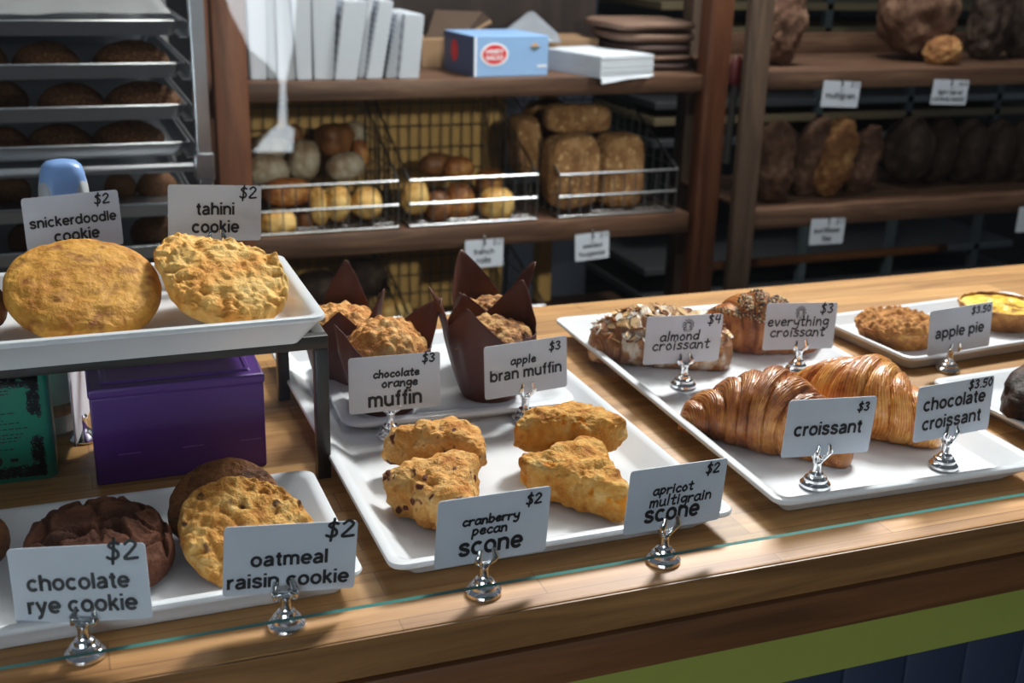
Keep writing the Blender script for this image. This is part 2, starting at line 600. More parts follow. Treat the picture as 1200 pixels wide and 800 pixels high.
# clear pane: see-through with a mirror share that grows towards grazing angles
t_ = NT('clear_glass')
for n_ in list(t_.t.nodes):
    if n_.type == 'BSDF_PRINCIPLED':
        t_.t.nodes.remove(n_)
tr = t_.t.nodes.new('ShaderNodeBsdfTransparent')
tr.inputs[0].default_value = (0.875, 0.893, 0.886, 1)
gl = t_.t.nodes.new('ShaderNodeBsdfGlossy')
gl.inputs['Roughness'].default_value = 0.015
lw = t_.t.nodes.new('ShaderNodeLayerWeight')
lw.inputs[0].default_value = 0.5
p5 = t_.n('ShaderNodeMath', _operation='POWER')
t_.l(lw, 1, p5, 0)
p5.inputs[1].default_value = 5.0
fr = t_.n('ShaderNodeMath', _operation='MULTIPLY_ADD')
t_.l(p5, 0, fr, 0)
fr.inputs[1].default_value = 0.96
fr.inputs[2].default_value = 0.04
mx = t_.t.nodes.new('ShaderNodeMixShader')
t_.t.links.new(fr.outputs[0], mx.inputs[0])
t_.t.links.new(tr.outputs[0], mx.inputs[1])
t_.t.links.new(gl.outputs[0], mx.inputs[2])
t_.t.links.new(mx.outputs[0], t_.t.nodes['Material Output'].inputs[0])
m_glass = t_.m
m_glassedge = plain('teal_glass_edge', lin(74, 128, 122), 0.15)

m_snick = baked('snickerdoodle_dough', [(0.05, lin(150, 88, 30)), (0.3, lin(198, 134, 52)), (0.55, lin(218, 158, 68)), (0.9, lin(234, 176, 84))], 34, 0.65, 0.4, 150, speck=(lin(138, 78, 30), 62, 0.56, 0.2))
m_tahini = baked('tahini_dough', [(0.05, lin(190, 112, 40)), (0.35, lin(228, 160, 72)), (0.65, lin(242, 194, 112)), (0.95, lin(248, 216, 146))], 26, 0.7, 0.6, 170)
m_oat = baked('oatmeal_dough', [(0.05, lin(152, 90, 34)), (0.35, lin(198, 134, 58)), (0.6, lin(220, 164, 84)), (0.9, lin(236, 196, 124))], 50, 0.7, 0.9, 200, speck=(lin(92, 58, 36), 68, 0.70))
m_brownck = baked('brown_cookie_dough', [(0.3, lin(70, 40, 22)), (0.55, lin(122, 74, 38)), (0.8, lin(150, 98, 54))], 30, 0.65, 0.7, 150)
m_rye = baked('chocolate_dough', [(0.05, lin(44, 22, 14)), (0.45, lin(88, 50, 34)), (0.9, lin(122, 74, 52))], 26, 0.75, 0.6, 230)
m_choc = baked('dark_chocolate_dough', [(0.3, lin(24, 12, 8)), (0.6, lin(56, 30, 20)), (0.8, lin(80, 46, 32))], 30, 0.5, 0.6, 150)
m_scone_c = baked('cranberry_scone_dough', [(0.05, lin(160, 86, 34)), (0.35, lin(208, 142, 66)), (0.6, lin(226, 172, 100)), (0.9, lin(240, 204, 146))], 46, 0.7, 0.9, 160, speck=(lin(98, 46, 28), 95, 0.635))
m_scone_a = baked('apricot_scone_dough', [(0.05, lin(166, 92, 32)), (0.35, lin(208, 142, 60)), (0.6, lin(226, 172, 90)), (0.9, lin(238, 200, 134))], 50, 0.7, 1.0, 180, speck=(lin(218, 136, 30), 70, 0.67))
m_muff = baked('muffin_crumb', [(0.1, lin(176, 100, 40)), (0.45, lin(222, 152, 78)), (0.85, lin(242, 196, 128))], 60, 0.6, 0.9, 200)
m_bran = baked('bran_muffin_crumb', [(0.3, lin(110, 64, 28)), (0.5, lin(178, 118, 58)), (0.75, lin(222, 178, 112))], 60, 0.6, 0.9, 200)
m_crust = baked('pie_crust', [(0.3, lin(128, 78, 36)), (0.55, lin(176, 120, 60)), (0.8, lin(204, 156, 92))], 35, 0.6, 0.5, 120)
m_crumble = baked('pie_crumble', [(0.0, lin(122, 72, 30)), (0.45, lin(186, 124, 58)), (0.9, lin(220, 164, 92))], 70, 0.65, 0.9, 200)
m_quiche = baked('yellow_filling', [(0.28, lin(140, 92, 20)), (0.42, lin(216, 174, 52)), (0.7, lin(234, 204, 86))], 28, 0.4, 0.4, 100, speck=(lin(110, 62, 20), 26, 0.68))
m_roll_y = baked('yellow_roll_crust', [(0.15, lin(120, 70, 30)), (0.4, lin(190, 142, 74)), (0.7, lin(222, 186, 118))], 14, 0.5, 0.2, 80)
m_roll_o = baked('amber_roll_crust', [(0.2, lin(92, 50, 24)), (0.55, lin(150, 92, 48)), (0.85, lin(206, 156, 92))], 14, 0.45, 0.2, 80)
m_roll_b = baked('brown_roll_crust', [(0.1, lin(78, 48, 28)), (0.55, lin(118, 76, 46)), (0.9, lin(152, 104, 64))], 14, 0.45, 0.2, 80)
m_roll_p = baked('floury_roll_crust', [(0.3, lin(128, 102, 76)), (0.55, lin(166, 148, 124)), (0.8, lin(196, 184, 164))], 16, 0.7, 0.3, 80)
m_seed = baked('seeded_crust', [(0.0, lin(96, 62, 38)), (0.5, lin(152, 110, 70)), (1.0, lin(196, 156, 110))], 24, 0.7, 0.9, 150, speck=(lin(206, 170, 120), 90, 0.64))
m_loaf = baked('dark_loaf_crust', [(0.0, lin(52, 34, 26)), (0.4, lin(88, 60, 46)), (0.75, lin(128, 98, 80)), (1.0, lin(170, 146, 124))], 16, 0.7, 0.6, 90)
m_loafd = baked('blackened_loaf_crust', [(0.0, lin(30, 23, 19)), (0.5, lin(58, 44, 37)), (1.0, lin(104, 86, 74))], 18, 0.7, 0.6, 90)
m_loafl = baked('torn_loaf_crust', [(0.0, lin(84, 54, 34)), (0.5, lin(142, 96, 58)), (0.75, lin(186, 142, 92))], 18, 0.7, 0.7, 90)
m_rackloaf = baked('rack_loaf_crust', [(0.3, lin(48, 28, 18)), (0.5, lin(92, 58, 34)), (0.8, lin(136, 98, 60))], 16, 0.65, 0.4, 90)
m_parch = plain('parchment', lin(120, 122, 124), 0.7)


def croissant_mat(name, hi, mid, dark, dust=None):
    t = NT(name)
    tc = t.n('ShaderNodeTexCoord')
    mp = t.n('ShaderNodeMapping')
    mp.inputs['Scale'].default_value = (1, 0.12, 1)
    t.l(tc, 'UV', mp, 0)
    oc = t.coord((1, 1, 1))
    nz = t.n('ShaderNodeTexNoise', Scale=30.0, Detail=6.0, Roughness=0.7)
    t.l(oc, 0, nz, 'Vector')
    wv = t.n('ShaderNodeTexWave', Scale=13.0, Distortion=5.0, Detail=3.0)
    wv.inputs['Detail Scale'].default_value = 2.2
    wv.bands_direction = 'X'
    t.l(mp, 0, wv, 'Vector')
    a = t.n('ShaderNodeMath', _operation='MULTIPLY_ADD')
    t.l(wv, 1, a, 0)
    a.inputs[1].default_value = 0.12
    t.l(nz, 0, a, 2)
    r = t.ramp([(0.38, dark), (0.53, mid), (0.72, hi)])
    t.l(a, 0, r, 0)
    out = (r, 0)
    if dust:
        n3 = t.n('ShaderNodeTexNoise', Scale=55.0, Detail=4.0)
        t.l(oc, 0, n3, 'Vector')
        rs = t.ramp([(0.50, (0, 0, 0)), (0.62, (1, 1, 1))])
        t.l(n3, 0, rs, 0)
        out = t.mix((rs, 0), out, dust)
    t.l(out[0], out[1], t.b, 'Base Color')
    t.b.inputs['Roughness'].default_value = 0.38
    t.b.inputs['Coat Weight'].default_value = 0.5
    t.b.inputs['Coat Roughness'].default_value = 0.22
    t.bump(a, 0, 0.9, 0.004)
    return t.m


m_croi = croissant_mat('croissant_crust', lin(216, 150, 74), lin(168, 90, 32), lin(84, 36, 14))
m_croi2 = croissant_mat('golden_croissant_crust', lin(236, 176, 86), lin(204, 118, 38), lin(124, 58, 18))
m_croia = croissant_mat('almond_croissant_crust', lin(206, 150, 84), lin(150, 92, 44), lin(86, 46, 24), dust=lin(224, 210, 190))

# ------------------------------------------------------------------ the setting
mb = MB()
mb.box((-3.0, 0.9, -ZT - 0.05), (6.0, 5.2, -ZT))
mb.box((-3.0, -2.0, -ZT - 0.05), (6.0, 0.9, -ZT))
struct(mb.build('floor', m_floor, loc=(0, 0, ZT), smooth=False))
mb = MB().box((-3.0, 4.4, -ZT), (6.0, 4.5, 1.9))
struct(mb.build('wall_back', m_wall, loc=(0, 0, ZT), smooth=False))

# unseen street-side wall; opening shaped for the bright reflection, added pane for front light
WY, GY = -2.5, 0.688
m_wallf = plain('front_wall_paint', lin(70, 72, 76), 0.8)
t_ = NT('glow_pane')
t_.b.inputs['Base Color'].default_value = (0.02, 0.02, 0.02, 1)
t_.b.inputs['Emission Color'].default_value = (0.84, 0.92, 1.0, 1)
t_.b.inputs['Emission Strength'].default_value = PANE_E
m_day = t_.m
m_day2 = m_day.copy()
m_day2.node_tree.nodes['Principled BSDF'].inputs['Emission Strength'].default_value = 6.5


def mirrored(px, py):
    p = AY(px, py, 2 * GY - WY)
    return p.x, p.z


left = [mirrored(*q) for q in ((262, -40), (265, 0), (272, 18), (284, 40), (292, 58), (308, 70), (322, 84), (328, 100), (326, 145), (318, 152), (296, 178))]
right = [mirrored(*q) for q in ((348, -40), (347, 0), (346, 18), (345, 40), (343, 58), (340, 70), (337, 84), (335, 100), (336, 145), (345, 152), (343, 178))]
mb = MB()  # wall opening shaped to give the white reflection in the glass
for k in range(len(left) - 1):
    (xa, za), (xb, zb) = left[k], left[k + 1]
    (xc, zc), (xd, zd) = right[k], right[k + 1]
    mb.add([(-3, WY, za), (xa, WY, za), (xb, WY, zb), (-3, WY, zb)], [(3, 2, 1, 0)])
    mb.add([(xc, WY, zc), (6, WY, zc), (6, WY, zd), (xd, WY, zd)], [(3, 2, 1, 0)])
zl, zt_ = left[-1][1], left[0][1]
mb.add([(-3, WY, -ZT), (6, WY, -ZT), (6, WY, right[-1][1]), (right[-1][0], WY, right[-1][1]), (left[-1][0], WY, zl), (-3, WY, zl)], [tuple(range(6))])
mb.add([(-3, WY, zt_), (6, WY, right[0][1]), (6, WY, 1.9), (-3, WY, 1.9)], [(3, 2, 1, 0)])
# hole for the added light pane, further left in the same wall
WX0, WX1, WZ0, WZ1 = -6.4, -3.0, -0.55, 0.40
mb.add([(-7, WY, -ZT), (-3, WY, -ZT), (-3, WY, WZ0), (-7, WY, WZ0)], [(3, 2, 1, 0)])
mb.add([(-7, WY, WZ1), (-3, WY, WZ1), (-3, WY, 1.9), (-7, WY, 1.9)], [(3, 2, 1, 0)])
SHIFT = 2.35
mb.v = [Vector((p.x if p.x > -2.9 else p.x + SHIFT, p.y, p.z)) for p in mb.v]
struct(mb.build('wall_front', m_wallf, loc=(0, 0, ZT), smooth=False))
struct(MB().box((WX0 + SHIFT, WY - .06, WZ0 - .02), (WX1 + SHIFT, WY - .05, WZ1 + .02)).build('front_light_pane', m_day, loc=(0, 0, ZT), smooth=False))  # unseen glowing pane, placed to light the signs without showing in the glass
struct(MB().box((left[0][0] - .05, WY - .06, zl - .05), (right[0][0] + .05, WY - .05, zt_ + .05)).build('window_2', m_day2, loc=(0, 0, ZT), smooth=False))

# ------------------------------------------------------------------ counter
ctr = thing('service_counter', 'butcher block bakery counter with brown wooden front moulding and green panel below', 'counter', (0.6, 1.0, -ZT))
dz = ZT


def cp(mbx, name, mat, **k):
    mbx.xf(Matrix.Translation((-0.6, -1.0, dz)))
    return mbx.build(name, mat, ctr, **k)


cp(MB().box((-1.2, 0.681, -0.031), (2.6, 1.345, 0.0), bev=0.003), 'worktop', m_block)
cp(MB().box((-1.2, 0.6795, -0.031), (2.6, 0.6812, -0.0015)), 'shaded_front_face', m_block_shade)  # worktop's own front face; the darker colour stands in for its shade
cp(MB().box((-1.2, 0.6740, -0.066), (2.6, 0.70, -0.0312), bev=0.003), 'front_moulding', m_mould)
cp(MB().box((-1.2, 0.682, -0.112), (2.6, 0.72, -0.063)), 'green_panel', m_greenpaint)
mb = MB()
x = -1.2
while x < 2.58:
    mb.box((x + 0.001, 0.686, -ZT), (x + 0.062, 0.72, -0.110), bev=0.002)
    x += 0.063
cp(mb, 'beadboard', m_navy)
cp(MB().box((-1.2, 0.72, -ZT), (2.6, 1.28, -0.04)), 'carcass', m_navy)

gl = thing('sneeze_guard', 'clear upright glass sneeze guard with teal bottom edge along the counter front', 'glass', (0.5, 0.688, 0.0185))
mb = MB().box((-1.6, -0.002, 0), (1.9, 0.002, 0.75))
mb.mi = [1, 1, 0, 1, 0, 1]
mb.build('pane', [m_glass, m_glassedge], gl, smooth=False)
for sx in (-1.59, 1.89):
    MB().box((sx - 0.012, -0.012, -0.0185), (sx + 0.012, 0.012, 0.75), bev=0.002).build('end_bracket', m_chrome, gl)


# ------------------------------------------------------------------ trays
def rrect(x0, x1, y0, y1, r, z, k=6):
    out = []
    for cx, cy, a0 in ((x1 - r, y1 - r, 0), (x0 + r, y1 - r, 90), (x0 + r, y0 + r, 180), (x1 - r, y0 + r, 270)):
        for j in range(k + 1):
            a = rad(a0 + 90 * j / k)
            out.append(Vector((cx + r * math.cos(a), cy + r * math.sin(a), z)))
    return out


def tray(label, cx, cy, w, d, z0, h, rz=0.0, lip=0.007, slope=0.020, foot=0.022, r=0.012, floor=0.006, name='serving_tray', cat='tray', group=None):
    X, Y = w / 2, d / 2

    def L(i, z, rr=None):
        return rrect(-X + i, X - i, -Y + i, Y - i, max(0.003, (rr if rr is not None else r) - i * 0.3), z)
    loops = [L(foot + 0.008, 0), L(foot, 0.0005), L(foot - 0.002, 0.003), L(0.004, h - 0.006), L(0.0008, h - 0.0045), L(0, h - 0.0025), L(0.0008, h - 0.0006), L(0.002, h),
             L(lip, h - 0.0004), L(lip + 0.003, h - 0.002), L(lip + slope - 0.003, floor + 0.002), L(lip + slope, floor + 0.0004), L(lip + slope + 0.006, floor)]
    mb = MB().loft(loops)
    o = mb.build(name, m_tray, loc=up((cx, cy, z0)), rot=(0, 0, rz), angle=40)
    return tag(o, label, cat, group)


TG = 'long white serving trays on the counter'
HT = 0.022
tray('long white tray holding the muffins and the scones', 0.333, 0.979, 0.283, 0.502, 0, HT, rad(0.3))
tray('long white tray holding the croissants', 0.655, 0.979, 0.270, 0.502, 0, HT, rad(-1.2))
tray('white rectangular tray of pies at the back right of the counter', 1.005, 1.092, 0.320, 0.165, 0, 0.018, rad(4.5), r=0.014, slope=0.012, lip=0.005, foot=0.012)
tray('white tray with a dark chocolate pastry at the right edge', 0.985, 0.850, 0.300, 0.190, 0, 0.018, rad(2.0))
tray('white tray of cookies on the counter in front of the black riser', 0.000, 0.816, 0.348, 0.180, 0, 0.022, rad(0.3), slope=0.016, foot=0.014)
tray('raised white tray of cookies on the black metal riser', 0.005, 0.992, 0.364, 0.200, 0.1305, 0.028, rad(0.0), slope=0.014, foot=0.020)
tray('square white plate under the muffins inside the long tray', 0.341, 1.092, 0.232, 0.200, 0.0062, 0.012, rad(-2), lip=0.012, slope=0.014, foot=0.012, floor=0.004, r=0.02, name='square_plate', cat='plate')

# ------------------------------------------------------------------ riser
rz_ = thing('display_riser', 'black metal display riser with square legs carrying a tray of cookies', 'stand', (0.0, 1.03, 0))
fx0, fx1, fy0, fy1, ft = -0.205, 0.194, 0.928, 1.128, 0.130
tk = 0.0115
for lx in (fx0, fx1 - tk):
    for ly in (fy0, fy1 - tk):
        MB().box((lx, ly - 1.03, 0.0), (lx + tk, ly + tk - 1.03, ft - tk), bev=0.0008).build('leg', m_black, rz_)
mb = MB()
mb.box((fx0, fy0 - 1.03, ft - tk), (fx1, fy0 + tk - 1.03, ft), bev=0.0008)
mb.box((fx0, fy1 - tk - 1.03, ft - tk), (fx1, fy1 - 1.03, ft), bev=0.0008)
mb.box((fx0, fy0 + tk - 1.03, ft - tk), (fx0 + tk, fy1 - tk - 1.03, ft), bev=0.0008)
mb.box((fx1 - tk, fy0 + tk - 1.03, ft - tk), (fx1, fy1 - tk - 1.03, ft), bev=0.0008)
mb.build('top_frame', m_black, rz_)

# ------------------------------------------------------------------ price signs
CW, CH, CT = 0.089, 0.0508, 0.0008


def leafmark(mb, cx, cy, s, w):
    for k in range(9):
        a = rad(-40 + k * 32.5)
        d = Vector((math.cos(a), math.sin(a)))
        q = Vector((-d.y, d.x))
        b = Vector((cx, cy)) + d * s * 0.35
        tip = Vector((cx, cy)) + d * s
        m1 = b + d * s * 0.3 + q * s * 0.16
        m2 = b + d * s * 0.3 - q * s * 0.16
        ribbon(mb, smoothpts([b, m1, tip, m2, b], 3), w, -CT / 2 - 0.0004)
    for j, dx in enumerate((-0.55, -0.2, 0.15, 0.5)):
        x = cx + dx * s
        y = cy - s * 0.95
        if j in (0, 3):
            ribbon(mb, [(x, y), (x, y + s * 0.4)], w, -CT / 2 - 0.0004)
            ribbon(mb, [(x - s * 0.13, y + s * 0.4), (x + s * 0.13, y + s * 0.4)], w, -CT / 2 - 0.0004)
        else:
            ribbon(mb, [(x - s * 0.12, y), (x, y + s * 0.4), (x + s * 0.12, y)], w, -CT / 2 - 0.0004)


def sign(label, base, ctr, yaw, lean, roll, prints=(), hands=(), price='$2', pu=(0.76, 0.96), pv=0.76, pw=0.0011, leaf=None, seed=1):
    t = thing('price_sign', label, 'price sign', base, rad(yaw), 'price signs on chrome clip stands')
    c = Vector(ctr) - Vector(base)
    c = Matrix.Rotation(-rad(yaw), 3, 'Z') @ c
    # base
    mb = MB().lathe([(0.0128, 0), (0.0134, 0.0012), (0.0130, 0.0032), (0.0112, 0.0050), (0.0100, 0.0056), (0.0098, 0.0078), (0.0082, 0.0094), (0.0068, 0.0098),
                     (0.0062, 0.0122), (0.0042, 0.0136), (0.0037, 0.0150), (0.0036, 0.0200), (0.0040, 0.0222), (0.0047, 0.0232), (0.0047, 0.0246), (0.0030, 0.0256)], 40)
    mb.build('clip_base', m_chrome, t, angle=28)
    R = Matrix.Rotation(-rad(lean), 4, 'X') @ Matrix.Rotation(-rad(roll), 4, 'Y')
    cm = Matrix.Translation(c) @ R
    zb = c.z - CH / 2
    mb = MB()
    for sgn in (-1, 1):
        for yy, q in ((-0.0021, 1.0), (0.0021, 0.8)):
            mb.tube([(0, 0, 0.0240), (sgn * 0.0034, yy * 0.6 + c.y * 0.2, 0.0252), (sgn * 0.0062, yy + c.y * 0.5, zb + 0.0005), (sgn * 0.0070, yy + c.y * 0.7, zb + 0.0035), (sgn * 0.0060, yy * 0.9 + c.y * 0.9, zb + 0.0062), (sgn * 0.0052, yy * 0.6 + c.y, zb + 0.0098), (sgn * 0.0052, yy * 0.6 + c.y, zb + 0.0104)],
                    0.0016, 10, radii=[0.0022 * q, 0.0020 * q, 0.0028 * q, 0.0032 * q, 0.0020 * q, 0.0019 * q, 0.0010 * q])
    mb.build('clip_jaws', m_chrome, t, angle=50)
    # card with rounded corners
    loops = []
    for yy in (-CT / 2, CT / 2):
        L = rrect(-CW / 2, CW / 2, -CH / 2, CH / 2, 0.0028, 0)
        loops.append([Vector((p.x, yy, p.y)) for p in L])
    card = MB().loft(loops[::-1]).build('card', m_card, t, smooth=False)
    card.matrix_local = cm
    zf = -CT / 2 - 0.0004

    def U(u):
        return (u - 0.5) * CW

    def V(v):
        return (v - 0.5) * CH
    if prints:
        mb = MB()
        for s, u0, u1, v in prints:
            printed(mb, s, U(u0), U(u1), V(v), zf)
        mb.build('printed_lettering', m_ink, card, smooth=False)
    mb = MB()
    for s, u0, u1, v in hands:
        handwrite(mb, s, U(u0), U(u1), V(v + .015), 0.00175, zf, ysc=0.64, seed=seed + len(s))
    handwrite(mb, price, U(pu[0]), U(pu[1]), V(pv), pw * 1.55, zf, ysc=0.68, seed=seed)
    if leaf:
        leafmark(mb, U(leaf[0]), V(leaf[1]), 0.0070, 0.00055)
    mb.build('handwritten_lettering', m_ink, card, smooth=False)
    return t


sign('white price sign reading chocolate rye cookie', (-0.014, 0.7155, 0), (-0.013, 0.724, 0.048), -21.9, 9.1, 4.9,
     prints=[('chocolate', .115, .86, .43), ('rye cookie', .10, .90, .13)], price='$2', pu=(.72, .95), pv=.80, pw=.0014)
sign('white price sign reading oatmeal raisin cookie', (0.115, 0.7095, 0), (0.121, 0.719, 0.046), -2.5, 1.2, -4.4,
     prints=[('oatmeal', .20, .78, .41), ('raisin cookie', .03, .95, .10)], price='$2', pu=(.76, .98), pv=.78, pw=.0014)
sign('white price sign reading chocolate orange muffin', (0.262, 0.985, .0066), (0.266, 0.983, 0.060), 7.2, 9.9, -3.5,
     prints=[('muffin', .20, .79, .09)], hands=[('chocolate', .26, .76, .60), ('orange', .35, .74, .42)], price='$3', pu=(.80, .94), pv=.83)
sign('white price sign reading apple bran muffin', (0.395, 0.986, .0066), (0.394, 0.984, 0.061), 8.0, 5.8, -0.4,
     prints=[('bran muffin', .06, .93, .32)], hands=[('apple', .31, .61, .58)], price='$3', pu=(.78, .92), pv=.76)
sign('white price sign reading cranberry pecan scone', (0.256, 0.7085, 0), (0.262, 0.707, 0.053), 7.4, 1.0, -3.8,
     prints=[('scone', .20, .77, .13)], hands=[('cranberry', .22, .72, .57), ('pecan', .31, .62, .41)], price='$2', pu=(.78, .92), pv=.77)
sign('white price sign reading apricot multigrain scone', (0.401, 0.7095, 0), (0.406, 0.706, 0.056), 8.3, 0.3, -4.5,
     prints=[('scone', .19, .76, .14)], hands=[('apricot', .25, .66, .56), ('multigrain', .23, .87, .37)], price='$2', pu=(.78, .92), pv=.80)
sign('white price sign reading almond croissant', (0.586, 1.022, .0066), (0.583, 1.024, 0.058), 0.9, 1.5, -2.8,
     hands=[('almond', .19, .70, .47), ('croissant', .10, .85, .28)], price='$4', pu=(.80, .97), pv=.80, leaf=(.54, .79))
sign('white price sign reading everything croissant', (0.728, 1.027, .0066), (0.726, 1.027, 0.058), 0.3, 5.1, -4.1,
     hands=[('everything', .03, .89, .50), ('croissant', .08, .85, .27)], price='$3', pu=(.76, .94), pv=.78, leaf=(.48, .80))
sign('white price sign reading croissant', (0.581, 0.776, .0066), (0.585, 0.771, 0.063), 0.9, 1.3, -4.2,
     prints=[('croissant', .10, .87, .37)], price='$3', pu=(.79, .92), pv=.76)
sign('white price sign reading chocolate croissant', (0.715, 0.774, .0066), (0.716, 0.773, 0.063), 5.4, 2.9, -0.7,
     prints=[('chocolate', .08, .90, .55), ('croissant', .09, .87, .20)], price='$3.50', pu=(.66, .98), pv=.82)
sign('white price sign reading apple pie', (0.903, 0.994, 0), (0.908, 0.990, 0.050), 3.5, 3.8, 1.2,
     prints=[('apple pie', .10, .88, .36)], price='$3.50', pu=(.66, .97), pv=.80)
sign('white price sign reading snickerdoodle cookie', (0.006, 1.128, 0.137), (0.006, 1.132, 0.190), 21.5, 8.3, -1.5,
     prints=[('snickerdoodle', .05, .95, .46), ('cookie', .28, .75, .18)], price='$2', pu=(.74, .90), pv=.78)
sign('white price sign reading tahini cookie', (0.127, 1.091, 0.137), (0.128, 1.094, 0.200), 15.8, 7.3, -6.3,
     prints=[('tahini', .29, .70, .47), ('cookie', .245, .75, .15)], price='$2', pu=(.76, .95), pv=.77)

# ------------------------------------------------------------------ cookies


def cookie(name, label, cat, mat, c, r, h, tilt=0.0, roll=0.0, yaw=0.0, seed=0, edge=0.03, lump=0.002, lscale=90.0, crack=0.0, n=6, group=None, dome=0.5, pit=0.0, sx=1.0, crumb=0.0, cscale=95.0, rim=False):
    sd = Vector((seed * 7.3, seed * 3.1, seed * 1.7))

    def fn(v):
        a = math.atan2(v.y, v.x)
        q = math.hypot(v.x, v.y)
        rr = r * (1 + edge * noise.noise(Vector((math.cos(a) * 1.6, math.sin(a) * 1.6, seed))) + edge * 0.6 * noise.noise(Vector((math.cos(a) * 5, math.sin(a) * 5, seed + 4))))
        qq = q ** 0.8
        x, y = math.cos(a) * qq * rr * sx, math.sin(a) * qq * rr
        if v.z >= 0:
            z = h * (0.35 + 0.65 * (v.z ** dome))
            p = Vector((x, y, 0)) + sd
            lump_, crumb_ = (lump * (.3 + q * q), crumb * (.25 + q * q)) if rim else (lump, crumb)
            z += lump_ * (fbm(p * lscale, 4) + 0.5 * fbm(p * lscale * 0.3, 3)) * min(1, v.z * 3)
            z += 0.00045 * noise.noise(p * 330) + 0.0003 * noise.noise(p * 700)
            if crumb:
                pc = p + Vector((noise.noise(p * 60), noise.noise(p * 60 + Vector((9, 0, 0))), 0)) * 0.006
                d, _ = noise.voronoi(pc * cscale)
                z += crumb_ * (0.55 - d[0]) * min(1, v.z * 4)
            if crack:
                pw = p + Vector((noise.noise(p * 26), noise.noise(p * 26 + Vector((9, 0, 0))), 0)) * 0.016 + Vector((noise.noise(p * 110), noise.noise(p * 110 + Vector((9, 0, 0))), 0)) * 0.004
                d, _ = noise.voronoi(pw * 36.0)
                e = d[1] - d[0]
                z -= crack * max(0.0, 1 - e * 6.5) * min(1, v.z * 2)
                z += crack * 0.45 * max(0.0, 1 - abs(e - 0.22) * 5) * min(1, v.z * 2)
            if pit:
                z -= pit * max(0, 1 - (q / 0.5) ** 2)
            e2 = lump * 0.7 * noise.noise(p * lscale * 0.7 + Vector((0, 0, 3)))
            x += math.cos(a) * e2
            y += math.sin(a) * e2
        else:
            z = h * 0.35 * (1 - abs(v.z) ** 0.5)
        return Vector((x, y, z - h * 0.5))
    o = blob(fn, n).build(name, mat, loc=up(c), rot=(rad(tilt), rad(roll), rad(yaw)), angle=0)
    return tag(o, label, cat, group)


GC = 'cookies on the raised tray'
GL = 'cookies on the lower left tray'
# raised tray (floor at z = 0.1365)
cookie('snickerdoodle_cookie', 'large round golden cookie with brown cinnamon specks in front of the snickerdoodle sign', 'cookie', m_snick, AY(98, 337, 0.985), 0.0605, 0.024, 24, 2, 4, 3, 0.014, 0.0014, 70, crumb=0.0012, cscale=70, group=GC)
cookie('tahini_cookie', 'pale crackled cookie in front of the tahini sign, the nearer of two leaning together', 'cookie', m_tahini, AY(266, 329, 0.966), 0.0510, 0.022, 26, 4, 10, 5, 0.05, 0.0045, 100, rim=True, crumb=0.0022, cscale=130, crack=0.0016, group=GC)
cookie('tahini_cookie', 'pale cookie half hidden behind the nearer tahini cookie, under the tahini sign', 'cookie', m_tahini, AY(256, 322, 0.998), 0.0540, 0.017, 29, -3, 60, 8, 0.05, 0.0040, 110, rim=True, crumb=0.0026, cscale=115, group=GC)
cookie('ginger_cookie', 'dark brown cookie cut off by the left edge on the raised tray', 'cookie', m_brownck, AY(-34, 358, 0.985), 0.0270, 0.022, 25, 0, 20, 11, 0.04, 0.0015, 80, group=GC)
# lower left tray (floor at z = 0.006)
cookie('chocolate_rye_cookie', 'dark brown deeply cracked cookie behind the chocolate rye sign', 'cookie', m_rye, AZ(118, 640, 0.028), 0.0515, 0.030, 9, 0, 15, 13, 0.05, 0.0011, 90, crack=0.0075, n=6, group=GL)
cookie('oatmeal_raisin_cookie', 'rough golden oat cookie leaning behind the oatmeal raisin sign', 'cookie', m_oat, AY(290, 622, 0.802), 0.0500, 0.018, 30, -4, 30, 17, 0.035, 0.0028, 120, crumb=0.0060, cscale=125, group=GL)
cookie('chocolate_chip_cookie', 'flat brown cookie under and behind the rough oat cookie', 'cookie', m_brownck, AY(262, 590, 0.842), 0.0420, 0.017, 24, -14, 5, 19, 0.03, 0.0015, 80, group=GL)
cookie('brown_cookie', 'brown cookie cut off by the left edge on the lower tray', 'cookie', m_brownck, AZ(-40, 632, 0.020), 0.0300, 0.026, 8, 0, 40, 23, 0.04, 0.0015, 70, group=GL)


